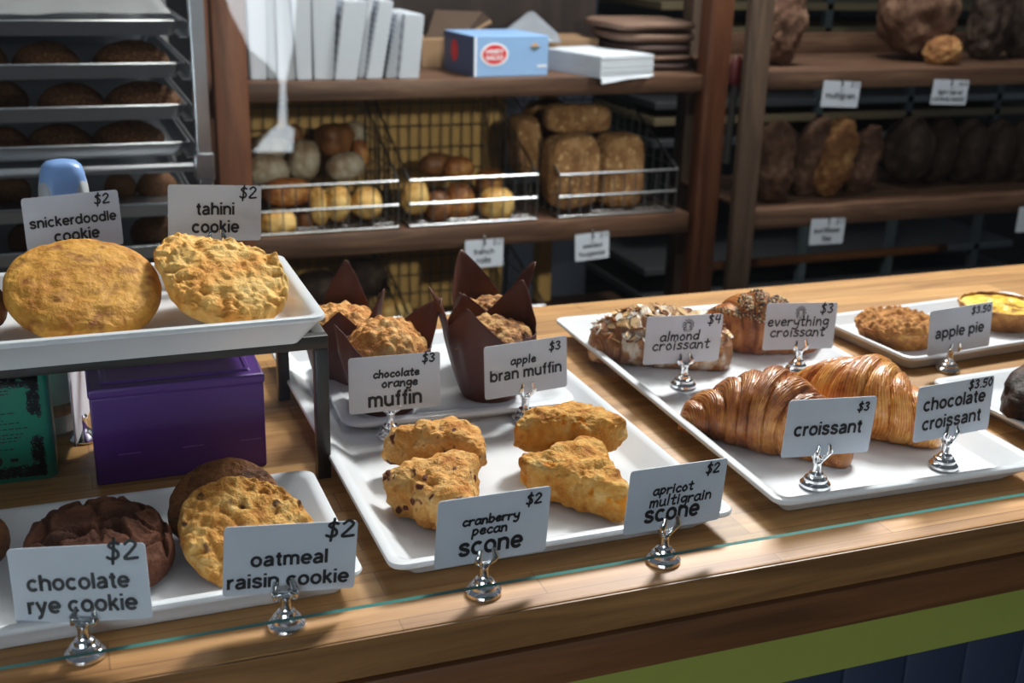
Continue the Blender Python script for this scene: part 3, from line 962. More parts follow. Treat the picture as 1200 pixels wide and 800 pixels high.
# ------------------------------------------------------------------ scones
def scone(label, mat, c, L, Wd, h, rot, seed, group):
    """rounded wedge: tip at +x, broad end at -x"""
    sd = Vector((seed * 5.1, seed * 2.3, seed))
    tri = [(L * 0.55, 0), (-L * 0.45, Wd / 2), (-L * 0.45, -Wd / 2)]

    def sdir(a):
        # radius of the rounded triangle in direction a
        best = 1e9
        d = Vector((math.cos(a), math.sin(a)))
        for i in range(3):
            p, q = Vector(tri[i]), Vector(tri[(i + 1) % 3])
            e = q - p
            nrm = Vector((e.y, -e.x)).normalized()
            if nrm.dot(p) < 0:
                nrm = -nrm
            k = d.dot(nrm)
            if k > 1e-6:
                best = min(best, nrm.dot(p) / k)
        return best

    def fn(v):
        a = math.atan2(v.y, v.x)
        q = math.hypot(v.x, v.y)
        R = sum(sdir(a + t) * w for t, w in ((-.22, .2), (-.1, .25), (0, .1), (.1, .25), (.22, .2)))
        qq = min(1.0, q ** 0.7)
        x, y = R * qq * math.cos(a), R * qq * math.sin(a)
        z = spow(v.z, 0.55) * h / 2
        if v.z > 0:
            z *= 1.0 + 0.22 * (-x / L) + 0.10
        p = Vector((x, y, z)) + sd
        d, _ = noise.voronoi((p + Vector((noise.noise(p * 50), noise.noise(p * 50 + Vector((4, 0, 0))), noise.noise(p * 50 + Vector((0, 4, 0))))) * 0.008) * 62)
        dd = 0.0050 * noise.noise(p * 26) + 0.0040 * fbm(p * 70, 4) + 0.0008 * noise.noise(p * 300) + 0.0055 * (0.5 - d[0])
        if v.z < -0.6:
            dd *= 0.15
        nn = Vector((x / R, y / R, z / (h / 2) * 0.8)).normalized()
        return Vector((x, y, z)) + nn * dd
    o = blob(fn, 6).build('scone', mat, loc=up(c), rot=rot, angle=0)
    return tag(o, label, 'scone', group)


GS = 'wedge shaped scones on the long tray'
scone('cranberry pecan scone behind its sign, the lower wedge lying nearest the left rim', m_scone_c, AZ(521, 584, 0.028), 0.104, 0.094, 0.040, (rad(6), rad(2), rad(-88)), 2, GS)
scone('cranberry pecan scone lying farther back than the one behind the sign', m_scone_c, AZ(506, 524, 0.030), 0.094, 0.076, 0.038, (rad(8), rad(-5), rad(164)), 5, GS)
scone('apricot scone in front of its pair, tip pointing towards the apricot sign', m_scone_a, AZ(691, 566, 0.026), 0.112, 0.088, 0.036, (rad(4), rad(3), rad(-74)), 8, GS)
scone('apricot scone lying across the back of its pair', m_scone_a, AZ(659, 505, 0.036), 0.104, 0.084, 0.036, (rad(8), rad(-4), rad(186)), 11, GS)


# ------------------------------------------------------------------ muffins
def muffin(label, c, mat, yaw, seed, flaps, rb=0.027, rt=0.040, hb=0.062, dome=0.022, lean=0.0, bare=0.0):
    """tulip paper: round base, wall opening upward, square corners standing up as flaps; flaps = [(angle deg, height, lean out, half width)]"""
    t = thing('muffin', label, 'muffin', c, rad(yaw), 'muffins in brown tulip papers')
    rnd = random.Random(seed)
    N, K = 96, 26
    vs, fs = [], []
    for i in range(K + 1):
        s = i / K
        for k in range(N):
            a = 2 * PI * k / N
            H, out = hb + 0.006, 0.0
            for fa, fh, fo, fw in flaps:
                da = abs((math.degrees(a) - fa + 180) % 360 - 180)
                if da < fw:
                    w = (1 - da / fw)
                    H = max(H, hb + fh * w)
                    out = max(out, fo * w)
            z = H * s
            ss = min(1.0, z / hb)
            r0 = rb + (rt - rb) * ss ** 0.8
            over = max(0.0, z - hb)
            r0 += out * (over / 0.05) ** 1.2 if over > 0 else 0
            r0 += 0.0011 * math.cos(a * 13 + seed) * ss * (1 if over == 0 else 0.5) + 0.0022 * noise.noise(Vector((math.cos(a) * 2.2, math.sin(a) * 2.2, z * 22 + seed))) * ss
            vs.append((r0 * math.cos(a), r0 * math.sin(a), z))
    for i in range(K):
        for k in range(N):
            k2 = (k + 1) % N
            fs.append((i * N + k, i * N + k2, (i + 1) * N + k2, (i + 1) * N + k))
    fs.append(tuple(reversed(range(N))))
    o = MB().add(vs, fs).build('tulip_paper', m_wrap, t, angle=60)
    sm = o.modifiers.new('thickness', 'SOLIDIFY')
    sm.thickness = 0.0005
    sd = Vector((seed * 3.7, seed, 0))

    def fn(v):
        q = math.hypot(v.x, v.y)
        x, y = v.x * rt * (0.93 if v.z > 0 else 0.86), v.y * rt * (0.93 if v.z > 0 else 0.86)
        z = hb * 0.93 + (v.z * dome if v.z > 0 else v.z * 0.02)
        p = Vector((x, y, z)) + sd
        if v.z > -0.1:
            d, _ = noise.voronoi(p * 105.0)
            z += 0.0075 * (0.5 - d[0]) + 0.004 * noise.noise(p * 40)
            x += 0.002 * noise.noise(p * 90)
            y += 0.002 * noise.noise(p * 90 + Vector((5, 0, 0)))
        return Vector((x, y, z))
    blob(fn, 6).build('muffin_top', mat, t, angle=0)
    return t


FA = [(200, 0.020, 0.010, 38), (20, 0.042, 0.022, 36), (110, 0.050, 0.014, 40), (285, 0.010, 0.006, 30)]
muffin('chocolate orange muffin with a crumbly golden top behind its sign', (0.274, 1.048, 0.0105), m_muff, 0, 1, [(24, 0.040, 0.036, 48), (100, 0.012, 0.006, 40), (190, 0.034, 0.012, 50), (285, 0.004, 0.000, 36)], dome=0.034, rt=0.044, hb=0.058)
muffin('golden topped muffin in the back left corner of the plate, partly hidden by the riser', (0.252, 1.140, 0.0105), m_muff, 0, 4, [(70, 0.055, 0.010, 46), (170, 0.030, 0.012, 44), (255, 0.026, 0.004, 38), (330, 0.040, 0.008, 42)], dome=0.022, rt=0.040, hb=0.058)
muffin('bran muffin in a tall pointed brown paper behind the apple bran sign', (0.382, 1.052, 0.0105), m_bran, 0, 7, [(165, 0.050, 0.014, 32), (105, 0.030, 0.006, 44), (35, 0.046, 0.010, 50), (222, 0.040, 0.000, 54), (300, 0.008, 0.0, 30)], dome=0.020, rt=0.046, hb=0.062)
muffin('bran muffin standing right behind the tall pointed one', (0.412, 1.135, 0.0105), m_bran, 0, 9, [(110, 0.058, 0.010, 64), (20, 0.048, 0.024, 28), (200, 0.030, 0.006, 40), (290, 0.020, 0.0, 40)], dome=0.018, rt=0.040, hb=0.058)


# ------------------------------------------------------------------ croissants
def croissant(name, label, mat, c, L, R, rot, bend=0.25, seed=0, layers=(1.0, 0.90, 0.74, 0.55, 0.34), flat=0.86, skew=0.75, asym=0.0, group='croissants on the right-hand tray', tipcurl=0.0, cat='croissant'):
    NU, NV = 170, 72
    vs, uv, fs = [], [], []
    nl = len(layers)
    for i in range(NU + 1):
        u = i / NU
        for k in range(NV):
            a = 2 * PI * k / NV
            # the layer edges run as chevrons round the roll
            us = u + skew * 0.10 * math.cos(a) * (1 if u < 0.5 else -1) * min(1, abs(u - 0.5) * 4)
            w = abs(2 * us - 1)
            x = min(w, 0.9999) * (nl - 0.45) + 0.45
            li = min(nl - 1, int(x))
            fr = x - li
            Rl = layers[li]
            Rn = layers[li + 1] if li + 1 < nl else layers[-1] * 0.55
            prof = Rl + (Rn * 1.02 - Rl) * (fr ** 2.6)
            prof *= 1.0 - 0.07 * (1 - fr) ** 6 * (1 if li > 0 else 0)
            rr = R * prof
            wt = abs(2 * u - 1)
            rr *= math.sqrt(max(0.0, 1 - max(0, (wt - 0.90) / 0.10) ** 2)) if wt > 0.90 else 1.0
            rr = max(rr, R * 0.004)
            tt = 2 * u - 1
            cx = L / 2 * tt
            cy = -bend * L * (tt * tt) + asym * L * tt
            dx, dy = 1.0, (-2 * bend * tt * 2 + asym * 2)
            dn = math.hypot(dx, dy)
            nx, ny = -dy / dn, dx / dn
            ca, sa = math.cos(a), math.sin(a)
            p3 = Vector((cx + nx * rr * ca, cy + ny * rr * ca, rr * sa * flat))
            q = p3 + Vector((seed * 3.3, seed * 1.1, 0))
            d = 0.0022 * noise.noise(q * 30) + 0.0011 * noise.noise(Vector((u * 60 + math.cos(a) * 2, a * 1.0, seed))) + 0.0005 * noise.noise(q * 190)
            d *= min(1, rr / (R * 0.25))
            p3 += Vector((nx * ca, ny * ca, sa)) * d
            zb = -R * flat * 0.80
            lift = R * flat * layers[0] - rr * flat
            p3.z -= lift * 0.78
            if p3.z < zb:
                p3.z = zb + (p3.z - zb) * 0.12
            vs.append(p3 - Vector((0, 0, zb)))
            uv.append((us * 2.0 + 0.03 * math.cos(a * 2), a / (2 * PI)))
    for i in range(NU):
        for k in range(NV):
            k2 = (k + 1) % NV
            fs.append((i * NV + k, i * NV + k2, (i + 1) * NV + k2, (i + 1) * NV + k))
    fs.append(tuple(reversed(range(NV))))
    fs.append(tuple(NU * NV + k for k in range(NV)))
    o = MB().add(vs, fs).build(name, mat, loc=up(c), rot=rot, angle=0, uv=uv)
    tag(o, label, cat, group)
    return o, vs


FZ = 0.0066
croissant('croissant', 'dark glossy croissant lying left of the croissant sign', m_croi, AZ(897, 517, FZ), 0.160, 0.047, (0, rad(0), rad(-50)), 0.12, 1, layers=(1.0, 0.92, 0.78, 0.58, 0.40))
croissant('croissant', 'round golden croissant seen end-on behind the croissant sign', m_croi2, AZ(1010, 498, FZ), 0.150, 0.047, (0, rad(0), rad(112)), 0.10, 2, layers=(1.0, 0.94, 0.84, 0.70, 0.5))
ao, avs = croissant('almond_croissant', 'sugar dusted croissant covered in sliced almonds behind the almond sign', m_croia, AZ(772, 422, FZ), 0.150, 0.043, (0, 0, rad(-28)), 0.10, 3, flat=0.80, layers=(1.0, 0.97, 0.90, 0.80, 0.62))
eo, evs = croissant('everything_croissant', 'croissant sprinkled with seeds behind the everything sign', m_croi, AZ(885, 407, FZ), 0.168, 0.042, (0, 0, rad(-24)), 0.12, 4, flat=0.92)


def scatter(name, parent, pts, nmax, mats, size, seed, flake=False, cond=None):
    rnd = random.Random(seed)
    mb = MB()
    cand = [p for p in pts if cond(p)]
    for _ in range(nmax):
        p = rnd.choice(cand)
        m = Euler((rnd.uniform(-.7, .7), rnd.uniform(-.7, .7), rnd.uniform(0, 6.28))).to_matrix()
        s = size * rnd.uniform(.7, 1.3)
        if flake:
            L = [Vector((math.cos(2 * PI * k / 8) * s * 1.5, math.sin(2 * PI * k / 8) * s * (0.9 if k % 4 else 1.0), 0)) for k in range(8)]
            vs = [p + Vector((0, 0, .0012)) + m @ (q + Vector((0, 0, dz))) for dz in (-.0004, .0004) for q in L]
            fs = [tuple(range(7, -1, -1)), tuple(range(8, 16))] + [(k, (k + 1) % 8, 8 + (k + 1) % 8, 8 + k) for k in range(8)]
            mb.add(vs, fs, rnd.randrange(len(mats)))
        else:
            vs, fs = ico(1)
            mb.add([p + Vector((0, 0, s * .3)) + m @ Vector((v.x * s * 1.4, v.y * s * .8, v.z * s * .6)) for v in vs], fs, rnd.randrange(len(mats)))
    o = mb.build(name, mats, parent, smooth=not flake, angle=0)
    o['kind'] = 'stuff'
    return o


m_alm = plain('sliced_almond', lin(216, 178, 126), 0.6)
m_alm2 = plain('toasted_almond', lin(150, 92, 48), 0.6)
m_sugar = plain('icing_sugar', lin(236, 230, 222), 0.8)
m_poppy = plain('poppy_seed', lin(34, 30, 34), 0.5)
m_sesame = plain('sesame_seed', lin(222, 200, 160), 0.5)
zmax = max(p.z for p in avs)
scatter('sliced_almonds', ao, avs, 190, [m_alm, m_alm, m_alm2, m_sugar], 0.0042, 3, True, lambda p: p.z > zmax * 0.45)
zm2 = max(p.z for p in evs)
scatter('seed_topping', eo, evs, 900, [m_poppy, m_poppy, m_sesame], 0.0011, 5, False, lambda p: p.z > zm2 * 0.60 and noise.noise(p * 28) > -0.05)


# ------------------------------------------------------------------ pies
def pie(label, c, r, h, fill, crumb, rz, seed):
    t = thing('small_pie', label, 'pie', c, rz)
    N = 72
    prof = [(r * .80, 0), (r * .84, .001), (r * .95, h * .75), (r * 1.0, h * .92), (r * .99, h), (r * .94, h * 1.0), (r * .90, h * .80), (r * .2, h * .72)]
    vs, fs = [], []
    for j, (rr, z) in enumerate(prof):
        for k in range(N):
            a = 2 * PI * k / N
            fl = 1 + (0.018 * math.cos(a * 22) if 1 < j < 6 else 0) + 0.02 * noise.noise(Vector((math.cos(a) * 3, math.sin(a) * 3, seed)))
            vs.append((rr * fl * math.cos(a), rr * fl * math.sin(a), z + (0.0012 * noise.noise(Vector((math.cos(a) * 6, math.sin(a) * 6, seed + 3))) if j > 2 else 0)))
    for j in range(len(prof) - 1):
        for k in range(N):
            k2 = (k + 1) % N
            fs.append((j * N + k, j * N + k2, (j + 1) * N + k2, (j + 1) * N + k))
    fs.append(tuple(reversed(range(N))))
    fs.append(tuple((len(prof) - 1) * N + k for k in range(N)))
    MB().add(vs, fs).build('crust', m_crust, t, angle=60)
    sd = Vector((seed * 2.1, 0, 0))

    def fn(v):
        x, y = v.x * r * (1.0 if crumb else 0.91), v.y * r * (1.0 if crumb else 0.91)
        z = h * .86 + (v.z * h * (0.75 if crumb else 0.12) if v.z > 0 else v.z * h * .10)
        p = Vector((x, y, 0)) + sd
        if crumb:
            d, _ = noise.voronoi((p + Vector((0, 0, z))) * 120)
            z += 0.0100 * (0.55 - d[0]) + 0.003 * noise.noise(p * 55)
            z -= 0.006 * max(0, 1 - (math.hypot(x, y) / (r * .35)) ** 2)
            x += 0.0016 * noise.noise(p * 120)
            y += 0.0016 * noise.noise(p * 120 + Vector((7, 0, 0)))
        else:
            z += 0.0016 * noise.noise(p * 60)
            for hx, hy in ((-.35, -.1), (.15, .3), (.4, -.2)):
                z -= 0.004 * max(0, 1 - ((x / r - hx) ** 2 + (y / r - hy) ** 2) / .02)
        return Vector((x, y, z))
    blob(fn, 6 if crumb else 5).build('crumble' if crumb else 'filling', fill, t, angle=0)
    return t


pie('crumble topped apple pie left of the apple pie sign', (0.902, 1.085, 0.0062), 0.0490, 0.021, m_crumble, True, 0.3, 1)
pie('yellow custard pie with browned spots behind the apple pie sign', (1.070, 1.105, 0.0062), 0.050, 0.026, m_quiche, False, 0.8, 2)

# dark pastry at the right edge


def fn(v):
    p = Vector((v.x * .055, v.y * .036, spow(v.z, .7) * .024))
    return p + v * (0.004 * noise.noise(p * 40) + 0.002 * fbm(p * 110, 3))


o = blob(fn, 5).build('chocolate_pastry', m_choc, loc=up(AZ(1226, 462, 0.032)), rot=(rad(8), rad(-10), rad(20)), angle=0)
tag(o, 'dark brown chocolate pastry cut off by the right edge', 'pastry')

# ------------------------------------------------------------------ goods under the riser
t = thing('gift_box', 'purple cardboard box with slotted front under the riser', 'box', (0.075, 1.010, 0))
MB().box((-0.071, -0.039, 0), (0.071, 0.039, 0.078), bev=0.0015).build('body', m_purple, t, angle=20)
mb = MB().box((-0.0722, -0.0402, 0.0775), (0.0722, 0.0402, 0.0865), bev=0.0025)
mb.loft([rrect(-.062, .062, -.031, .031, .003, .0866), rrect(-.0605, .0605, -.0295, .0295, .003, .0886), rrect(-.058, .058, -.027, .027, .003, .0886), rrect(-.0565, .0565, -.0255, .0255, .003, .0872)])
mb.build('lid', m_purple, t, angle=20)
m_slit = plain('pale_purple_slit', lin(140, 96, 190), 0.5)
for sx in (-.052, .0, .049):
    MB().box((sx, -0.0394, 0.0260), (sx + .018, -0.0389, 0.0268)).build('slot', m_slit, t, smooth=False)

t = thing('tea_tin', 'teal tin with black lace corners and small print under the riser at the left edge', 'tin', (-0.076, 1.030, 0))
loops = [rrect(-.050, .050, -.032, .032, .010, z) for z in (0, .001, .099, .100)]
loops[0] = rrect(-.049, .049, -.031, .031, .009, 0)
loops[3] = rrect(-.049, .049, -.031, .031, .009, .1)
MB().loft(loops).build('tin_body', m_green, t, angle=40)
mb = MB()
rnd = random.Random(4)
zf = -0.0324
for cx, cz, sx, sz in ((.040, .094, -1, -1), (.040, .006, -1, 1), (-.040, .094, 1, -1), (-.040, .006, 1, 1)):
    for i in range(420):
        a, b = rnd.random() ** 1.6 * .036, rnd.random() ** 1.6 * .036
        if a + b > .040 or (a > .008 and b > .008 and a + b > .018):
            continue
        x, z, r0 = cx + sx * a, cz + sz * b, rnd.uniform(.0009, .0019)
        ribbon(mb, arc(x, z, r0, r0, 0, 300, 8), .0008, zf)
mb.build('lace_corners', m_ink, t, smooth=False)
mb = MB()
for i, (zz, w0, w1) in enumerate([(.086, -.02, .016), (.083, -.03, .018), (.080, -.03, .018), (.074, -.03, .008), (.071, -.03, .012), (.066, -.03, .010), (.063, -.03, .022), (.057, -.03, .012), (.054, -.03, .024), (.049, -.03, .030), (.044, -.005, .026), (.041, -.002, .024), (.038, 0, .02), (.031, -.03, .018)]):
    x = w0
    while x < w1:
        l = rnd.uniform(.002, .005)
        ribbon(mb, [(x, zz), (min(x + l, w1), zz)], .0009, zf, butt=True)
        x += l + .0012
mb.add([(.003 + .0050 * math.cos(2 * PI * k / 20), zf, .021 + .0050 * math.sin(2 * PI * k / 20)) for k in range(20)], [tuple(range(20))])
ribbon(mb, [(.014, .021), (.020, .021)], .003, zf, butt=True)
ribbon(mb, [(-.002, .0125), (.008, .0125)], .003, zf, butt=True)
mb.build('small_print', m_ink, t, smooth=False)

t = thing('price_sign', 'blank price sign turned away between the teal tin and the purple box', 'price sign', (-0.003, 1.075, 0), rad(80))
MB().lathe([(0.0128, 0), (0.0134, 0.0012), (0.0130, 0.0032), (0.0112, 0.0050), (0.0098, 0.0078), (0.0068, 0.0098), (0.0042, 0.0136), (0.0036, 0.0200), (0.0047, 0.0232), (0.0030, 0.0256)], 32).build('clip_base', m_chrome, t, angle=50)
c_ = MB().box((-CW / 2, -CT / 2, .012), (CW / 2, CT / 2, .012 + CH + .03)).build('card', m_card, t, smooth=False)
t = thing('glass_jar', 'ribbed glass jar in the shadow behind the teal tin', 'jar', (-0.028, 1.110, 0))
prof = [(.018, 0), (.021, .002), (.021, .018), (.019, .021), (.022, .024), (.0225, .075), (.020, .082)]
MB().lathe(prof, 40).build('jar_body', m_greyplastic, t, angle=40)
MB().lathe([(.0225, .0195), (.0232, .0205), (.0232, .0295), (.0225, .0305)], 40).build('wooden_band', m_crust, t, angle=40)

# rounded blue head of a dispenser standing behind the riser
t = thing('blue_dispenser', 'blue and grey rounded plastic dispenser standing behind the snickerdoodle sign', 'dispenser', tuple(AY(85, 330, 1.20)[:2]) + (0,))
zt = AY(85, 189, 1.20).z
zt += .002
loops = []
for z, w, d in ((0, .021, .020), (.004, .022, .022), (zt - .06, .0215, .020), (zt - .026, .0215, .0195), (zt - .014, .0205, .0185), (zt - .006, .0180, .016), (zt - .0018, .0135, .012), (zt, .006, .006)):
    loops.append(rrect(-w, w, -d, d, min(w, d) * .7, z, 8))
MB().loft(loops).build('dispenser_body', m_blueplastic, t, angle=60)
for sx in (-1, 1):
    blob(lambda v: Vector((sx * .0145 + v.x * .0086, v.y * .0212, zt - .042 + spow(v.z, .8) * .034)), 4).build('grey_grip', m_greyplastic, t, angle=0)

# ------------------------------------------------------------------ left shelving unit
SY, SB = 2.65, 3.10            # front and back of the left unit
ux0, ux1 = AY(245, 0, SY).x, AY(859, 0, SY).x
un = thing('shelving_unit', 'dark wooden shelving unit with wire bread baskets behind the counter', 'shelves', (1.0, SY, -ZT))


def up_part(mbx, name, mat, parent=un, org=(1.0, SY, -ZT), **k):
    mbx.xf(Matrix.Translation((-org[0], -org[1], -org[2])))
    return mbx.build(name, mat, parent, **k)


pw = AY(287, 60, SY).x - AY(247, 60, SY).x
for (px0, px1, y0, m) in ((ux0, ux0 + pw, SY - 0.012, m_post), (ux1 - 0.066, ux1, SY - 0.012, m_post), (ux0, ux0 + pw, SB - 0.05, m_post), (ux1 - 0.32, ux1 - 0.28, SB - 0.04, m_ochre)):
    up_part(MB().box((px0, y0, -ZT), (px1, y0 + 0.05, 0.085 if m is m_ochre else 0.75), bev=0.004), 'post', m)
sx0, sx1 = ux0 + pw, ux1 - 0.066
z2t, z2b = AY(480, 269, SY).z, AY(480, 294.5, SY).z
z1t, z1b = AY(480, 94, SY).z, AY(480, 116, SY).z
up_part(MB().box((sx0, SY, z1b), (sx1 + .03, SB, z1t), bev=0.004), 'shelf', m_dark)
up_part(MB().box((sx0, SY, z2b), (sx1 - .01, SB, z2t), bev=0.004), 'shelf', m_dark)
up_part(MB().box((sx0, SY, -0.60), (sx1, SB, -0.56), bev=0.004), 'shelf', m_dark)
up_part(MB().box((sx0 - .02, SB - 0.008, -0.60), (AY(592, 150, SB).x, SB, z1b)), 'back_panel', m_ochre)
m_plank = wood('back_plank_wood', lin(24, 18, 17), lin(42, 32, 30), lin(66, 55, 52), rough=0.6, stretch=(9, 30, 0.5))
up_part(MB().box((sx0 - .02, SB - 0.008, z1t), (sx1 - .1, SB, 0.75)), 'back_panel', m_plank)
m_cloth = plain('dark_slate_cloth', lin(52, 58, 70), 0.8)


# ------------------------------------------------------------------ baskets
def basket(label, x0, x1, zb, zf, zk, group, yf=SY + 0.012, yb=SB - 0.03):
    t = thing('wire_basket', label, 'basket', ((x0 + x1) / 2, yf, zb), 0, group)
    X = (x1 - x0) / 2
    D = yb - yf
    hf, hk = zf - zb, zk - zb
    rr = 0.0032
    fr = MB()
    for z in (0.004, hf * .5, hf):
        fr.tube([(-X, 0, z), (X, 0, z)], rr, 6)
    fr.tube([(-X, 0, hf), (-X, D, hk), (X, D, hk), (X, 0, hf)], rr, 6)
    fr.tube([(-X, 0, 0.004), (-X, D, 0.004), (X, D, 0.004), (X, 0, 0.004)], rr, 6)
    fr.build('rails', m_wire, t, angle=60)
    w = MB()
    r = 0.0017
    n = max(4, int(2 * X / 0.028))
    for i in range(n + 1):
        x = -X + 2 * X * i / n
        w.tube([(x, 0, hf), (x, 0, 0.003), (x, D, 0.003), (x, D, hk)], r, 4)
    m = int(D / 0.042)
    for i in range(1, m):
        y = D * i / m
        h = hf + (hk - hf) * i / m
        for sx in (-X, X):
            w.tube([(sx, y, 0.003), (sx, y, h)], r, 4)
        w.tube([(-X, y, 0.003), (X, y, 0.003)], r, 4)
    for k in range(1, 5):
        z = hk * k / 5
        w.tube([(-X, D, z), (X, D, z)], r, 4)
        y0 = 0 if z < hf else D * (z - hf) / max(1e-6, hk - hf)
        for sx in (-X, X):
            w.tube([(sx, y0, z), (sx, D, z)], r, 4)
    w.build('wire_mesh', m_wiremesh, t, smooth=False)
    return t


BY = SY + 0.012
zf_ = AY(465, 212, BY).z
zk_ = z1b - 0.012
GB = 'wire bread baskets on the shelf'
basket('left wire basket on the middle shelf, filled with mixed rolls', sx0 + .008, AY(467, 240, BY).x, z2t + .001, zf_, zk_, GB)
basket('middle wire basket on the middle shelf, holding a few glossy rolls', AY(480, 240, BY).x, AY(629, 240, BY).x, z2t + .001, zf_, zk_, GB)
basket('right wire basket on the middle shelf, holding seeded loaves', AY(655, 230, BY).x, AY(792, 230, BY).x, z2t + .001, zf_ - .004, zk_, GB)
GB2 = 'wire bread baskets on the lower shelf'
basket('wire basket on the dark lower shelf behind the muffins', sx0 + .03, AY(470, 330, BY).x, -.558, -.44, -.30, GB2)
basket('wire basket on the dark lower shelf under the french rolls label', AY(480, 330, BY).x, AY(640, 330, BY).x, -.558, -.44, -.30, GB2)


# ------------------------------------------------------------------ rolls and loaves
def bread(name, label, cat, mat, c, dims, rot=(0, 0, 0), seed=0, n=4, group=None, square=1.0, rough=0.05, ridge=0.0):
    """square < 1 gives a boxy loaf; dims are half sizes"""
    a, b, h = dims
    sd = Vector((seed * 4.1, seed * 2.7, seed))

    def f(v):
        p = Vector((spow(v.x, square) * a, spow(v.y, square) * b, spow(v.z, square) * h))
        if p.z < 0:
            p.z *= 0.85
        q = p + sd
        s = min(a, b, h)
        d = rough * s * (1.4 * noise.noise(q * (1.1 / s) * .6) + fbm(q * (3.2 / s) * .6, 3))
        if ridge:
            d += ridge * s * abs(math.sin(p.x / a * 5 + noise.noise(q * 20))) * max(0, v.z)
        return p + v * d
    o = blob(f, n).build(name, mat, loc=up(c), rot=tuple(rad(x) for x in rot), angle=0)
    return tag(o, label, cat, group)


def pxbread(name, label, cat, mat, px, py, wpx, hpx, y, dep=1.0, **k):
    c = AY(px, py, y)
    s = DEP(c) / FPX
    a, h = wpx * s / 2, hpx * s / 2
    return bread(name, label, cat, mat, c, (a, min(a, h) * dep, h), **k)


G1 = 'rolls in the left wire basket'
i = 0
for (px, py, w, h, y, m, sq, rot, lb) in [
        (314, 201, 50, 42, 2.86, m_roll_p, .9, (0, 10, 0), 'pale floury roll at the left of the left basket, above the amber rolls'),
        (318, 173, 46, 36, 2.98, m_roll_p, .9, (0, 0, 0), 'pale roll deepest in the back left corner of the left basket'),
        (356, 190, 36, 52, 2.90, m_roll_p, .8, (0, 12, 0), 'greyish floury roll standing upright in the middle of the left basket'),
        (392, 166, 42, 42, 2.95, m_roll_b, .62, (0, 4, 20), 'dark brown square-shouldered roll on top of the left basket'),
        (405, 196, 46, 34, 2.84, m_roll_p, .85, (0, -8, 10), 'roll with a dark smudged top beneath the square brown roll'),
        (423, 182, 20, 38, 2.90, m_roll_o, .9, (0, -10, 0), 'narrow amber roll at the right, beside the square brown roll'),
        (418, 158, 24, 36, 3.00, m_roll_p, .9, (0, -10, 0), 'pale roll at the back right of the left basket'),
        (337, 226, 58, 36, 2.74, m_roll_o, .8, (0, 0, 0), 'wide amber roll behind the front rails of the left basket'),
        (326, 262, 44, 34, 2.72, m_roll_y, .9, (0, 0, 0), 'golden roll at the bottom left behind the front rails'),
        (360, 258, 30, 32, 2.76, m_roll_b, .9, (0, 0, 0), 'dark brown roll low in the front row between two yellow ones'),
        (374, 243, 22, 50, 2.72, m_roll_y, .9, (0, -4, 0), 'tall pale yellow roll standing on edge in the front row'),
        (396, 240, 28, 46, 2.71, m_roll_y, .85, (0, 6, 0), 'yellow and brown roll standing on edge, third from the right'),
        (430, 239, 38, 42, 2.72, m_roll_y, .95, (0, 8, 0), 'round yellow roll at the right end of the front row'),
        (408, 262, 26, 24, 2.80, m_roll_b, .9, (0, 0, 0), 'brown roll in the shade behind the yellow front row'),
        (345, 160, 22, 30, 3.02, m_roll_b, .9, (0, 0, 0), 'small dark roll at the back of the left basket')]:
    i += 1
    pxbread('bread_roll', lb, 'bread roll', m, px, py, w, h, y, .95, rot=rot, seed=i, n=4, group=G1, square=sq)
G2 = 'rolls in the middle wire basket'
for (px, py, w, h, y, m, sq, lb) in [
        (512, 194, 44, 30, 2.86, m_roll_b, .9, 'dark brown roll at the back of the middle basket'),
        (537, 198, 38, 30, 2.82, m_roll_o, .9, 'tan topped roll peeking over the top rail of the middle basket'),
        (486, 232, 34, 46, 2.72, m_roll_y, .9, 'yellow roll at the left end of the middle basket'),
        (513, 243, 32, 40, 2.72, m_roll_b, .9, 'dark glossy roll second from the left in the middle basket'),
        (538, 238, 36, 46, 2.74, m_roll_o, .85, 'amber roll in the centre of the middle basket'),
        (581, 240, 42, 42, 2.72, m_roll_y, .8, 'golden roll at the right end of the middle basket'),
        (574, 214, 34, 34, 2.80, m_roll_o, .85, 'roll with a yellow patch standing behind the golden one')]:
    i += 1
    pxbread('bread_roll', lb, 'bread roll', m, px, py, w, h, y, .95, seed=i, n=4, group=G2, square=sq)
G3 = 'seeded loaves in the right wire basket'
for (px, py, w, h, y, dp, rot, lb) in [
        (668, 203, 62, 92, 2.74, .9, (0, 0, 0), 'large boxy seeded loaf standing at the left front of the right basket'),
        (723, 202, 56, 94, 2.75, .9, (0, 0, 0), 'large boxy seeded loaf standing at the right front of the right basket'),
        (676, 140, 82, 36, 2.82, .8, (0, 2, 0), 'seeded loaf lying on top of the two standing loaves'),
        (614, 172, 32, 74, 2.86, 1.6, (0, -4, 0), 'narrow seeded loaf leaning at the left side of the right basket'),
        (640, 140, 50, 44, 2.98, .9, (0, 0, 0), 'darker seeded loaf lying at the back of the right basket')]:
    i += 1
    pxbread('seeded_loaf', lb, 'bread loaf', m_seed, px, py, w, h, y, dp, rot=rot, seed=i, n=5, group=G3, square=.5, rough=.06)
G4 = 'breads in the dark baskets on the lower shelf'
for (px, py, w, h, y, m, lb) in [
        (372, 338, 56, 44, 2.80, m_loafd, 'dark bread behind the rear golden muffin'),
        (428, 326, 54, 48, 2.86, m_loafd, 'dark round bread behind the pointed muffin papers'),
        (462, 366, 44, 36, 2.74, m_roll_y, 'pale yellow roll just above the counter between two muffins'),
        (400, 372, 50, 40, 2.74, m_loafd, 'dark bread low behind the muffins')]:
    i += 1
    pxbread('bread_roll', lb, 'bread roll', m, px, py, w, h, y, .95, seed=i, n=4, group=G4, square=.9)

# ------------------------------------------------------------------ things on the top shelf
GP = 'white paper bag bundles standing on the top shelf'


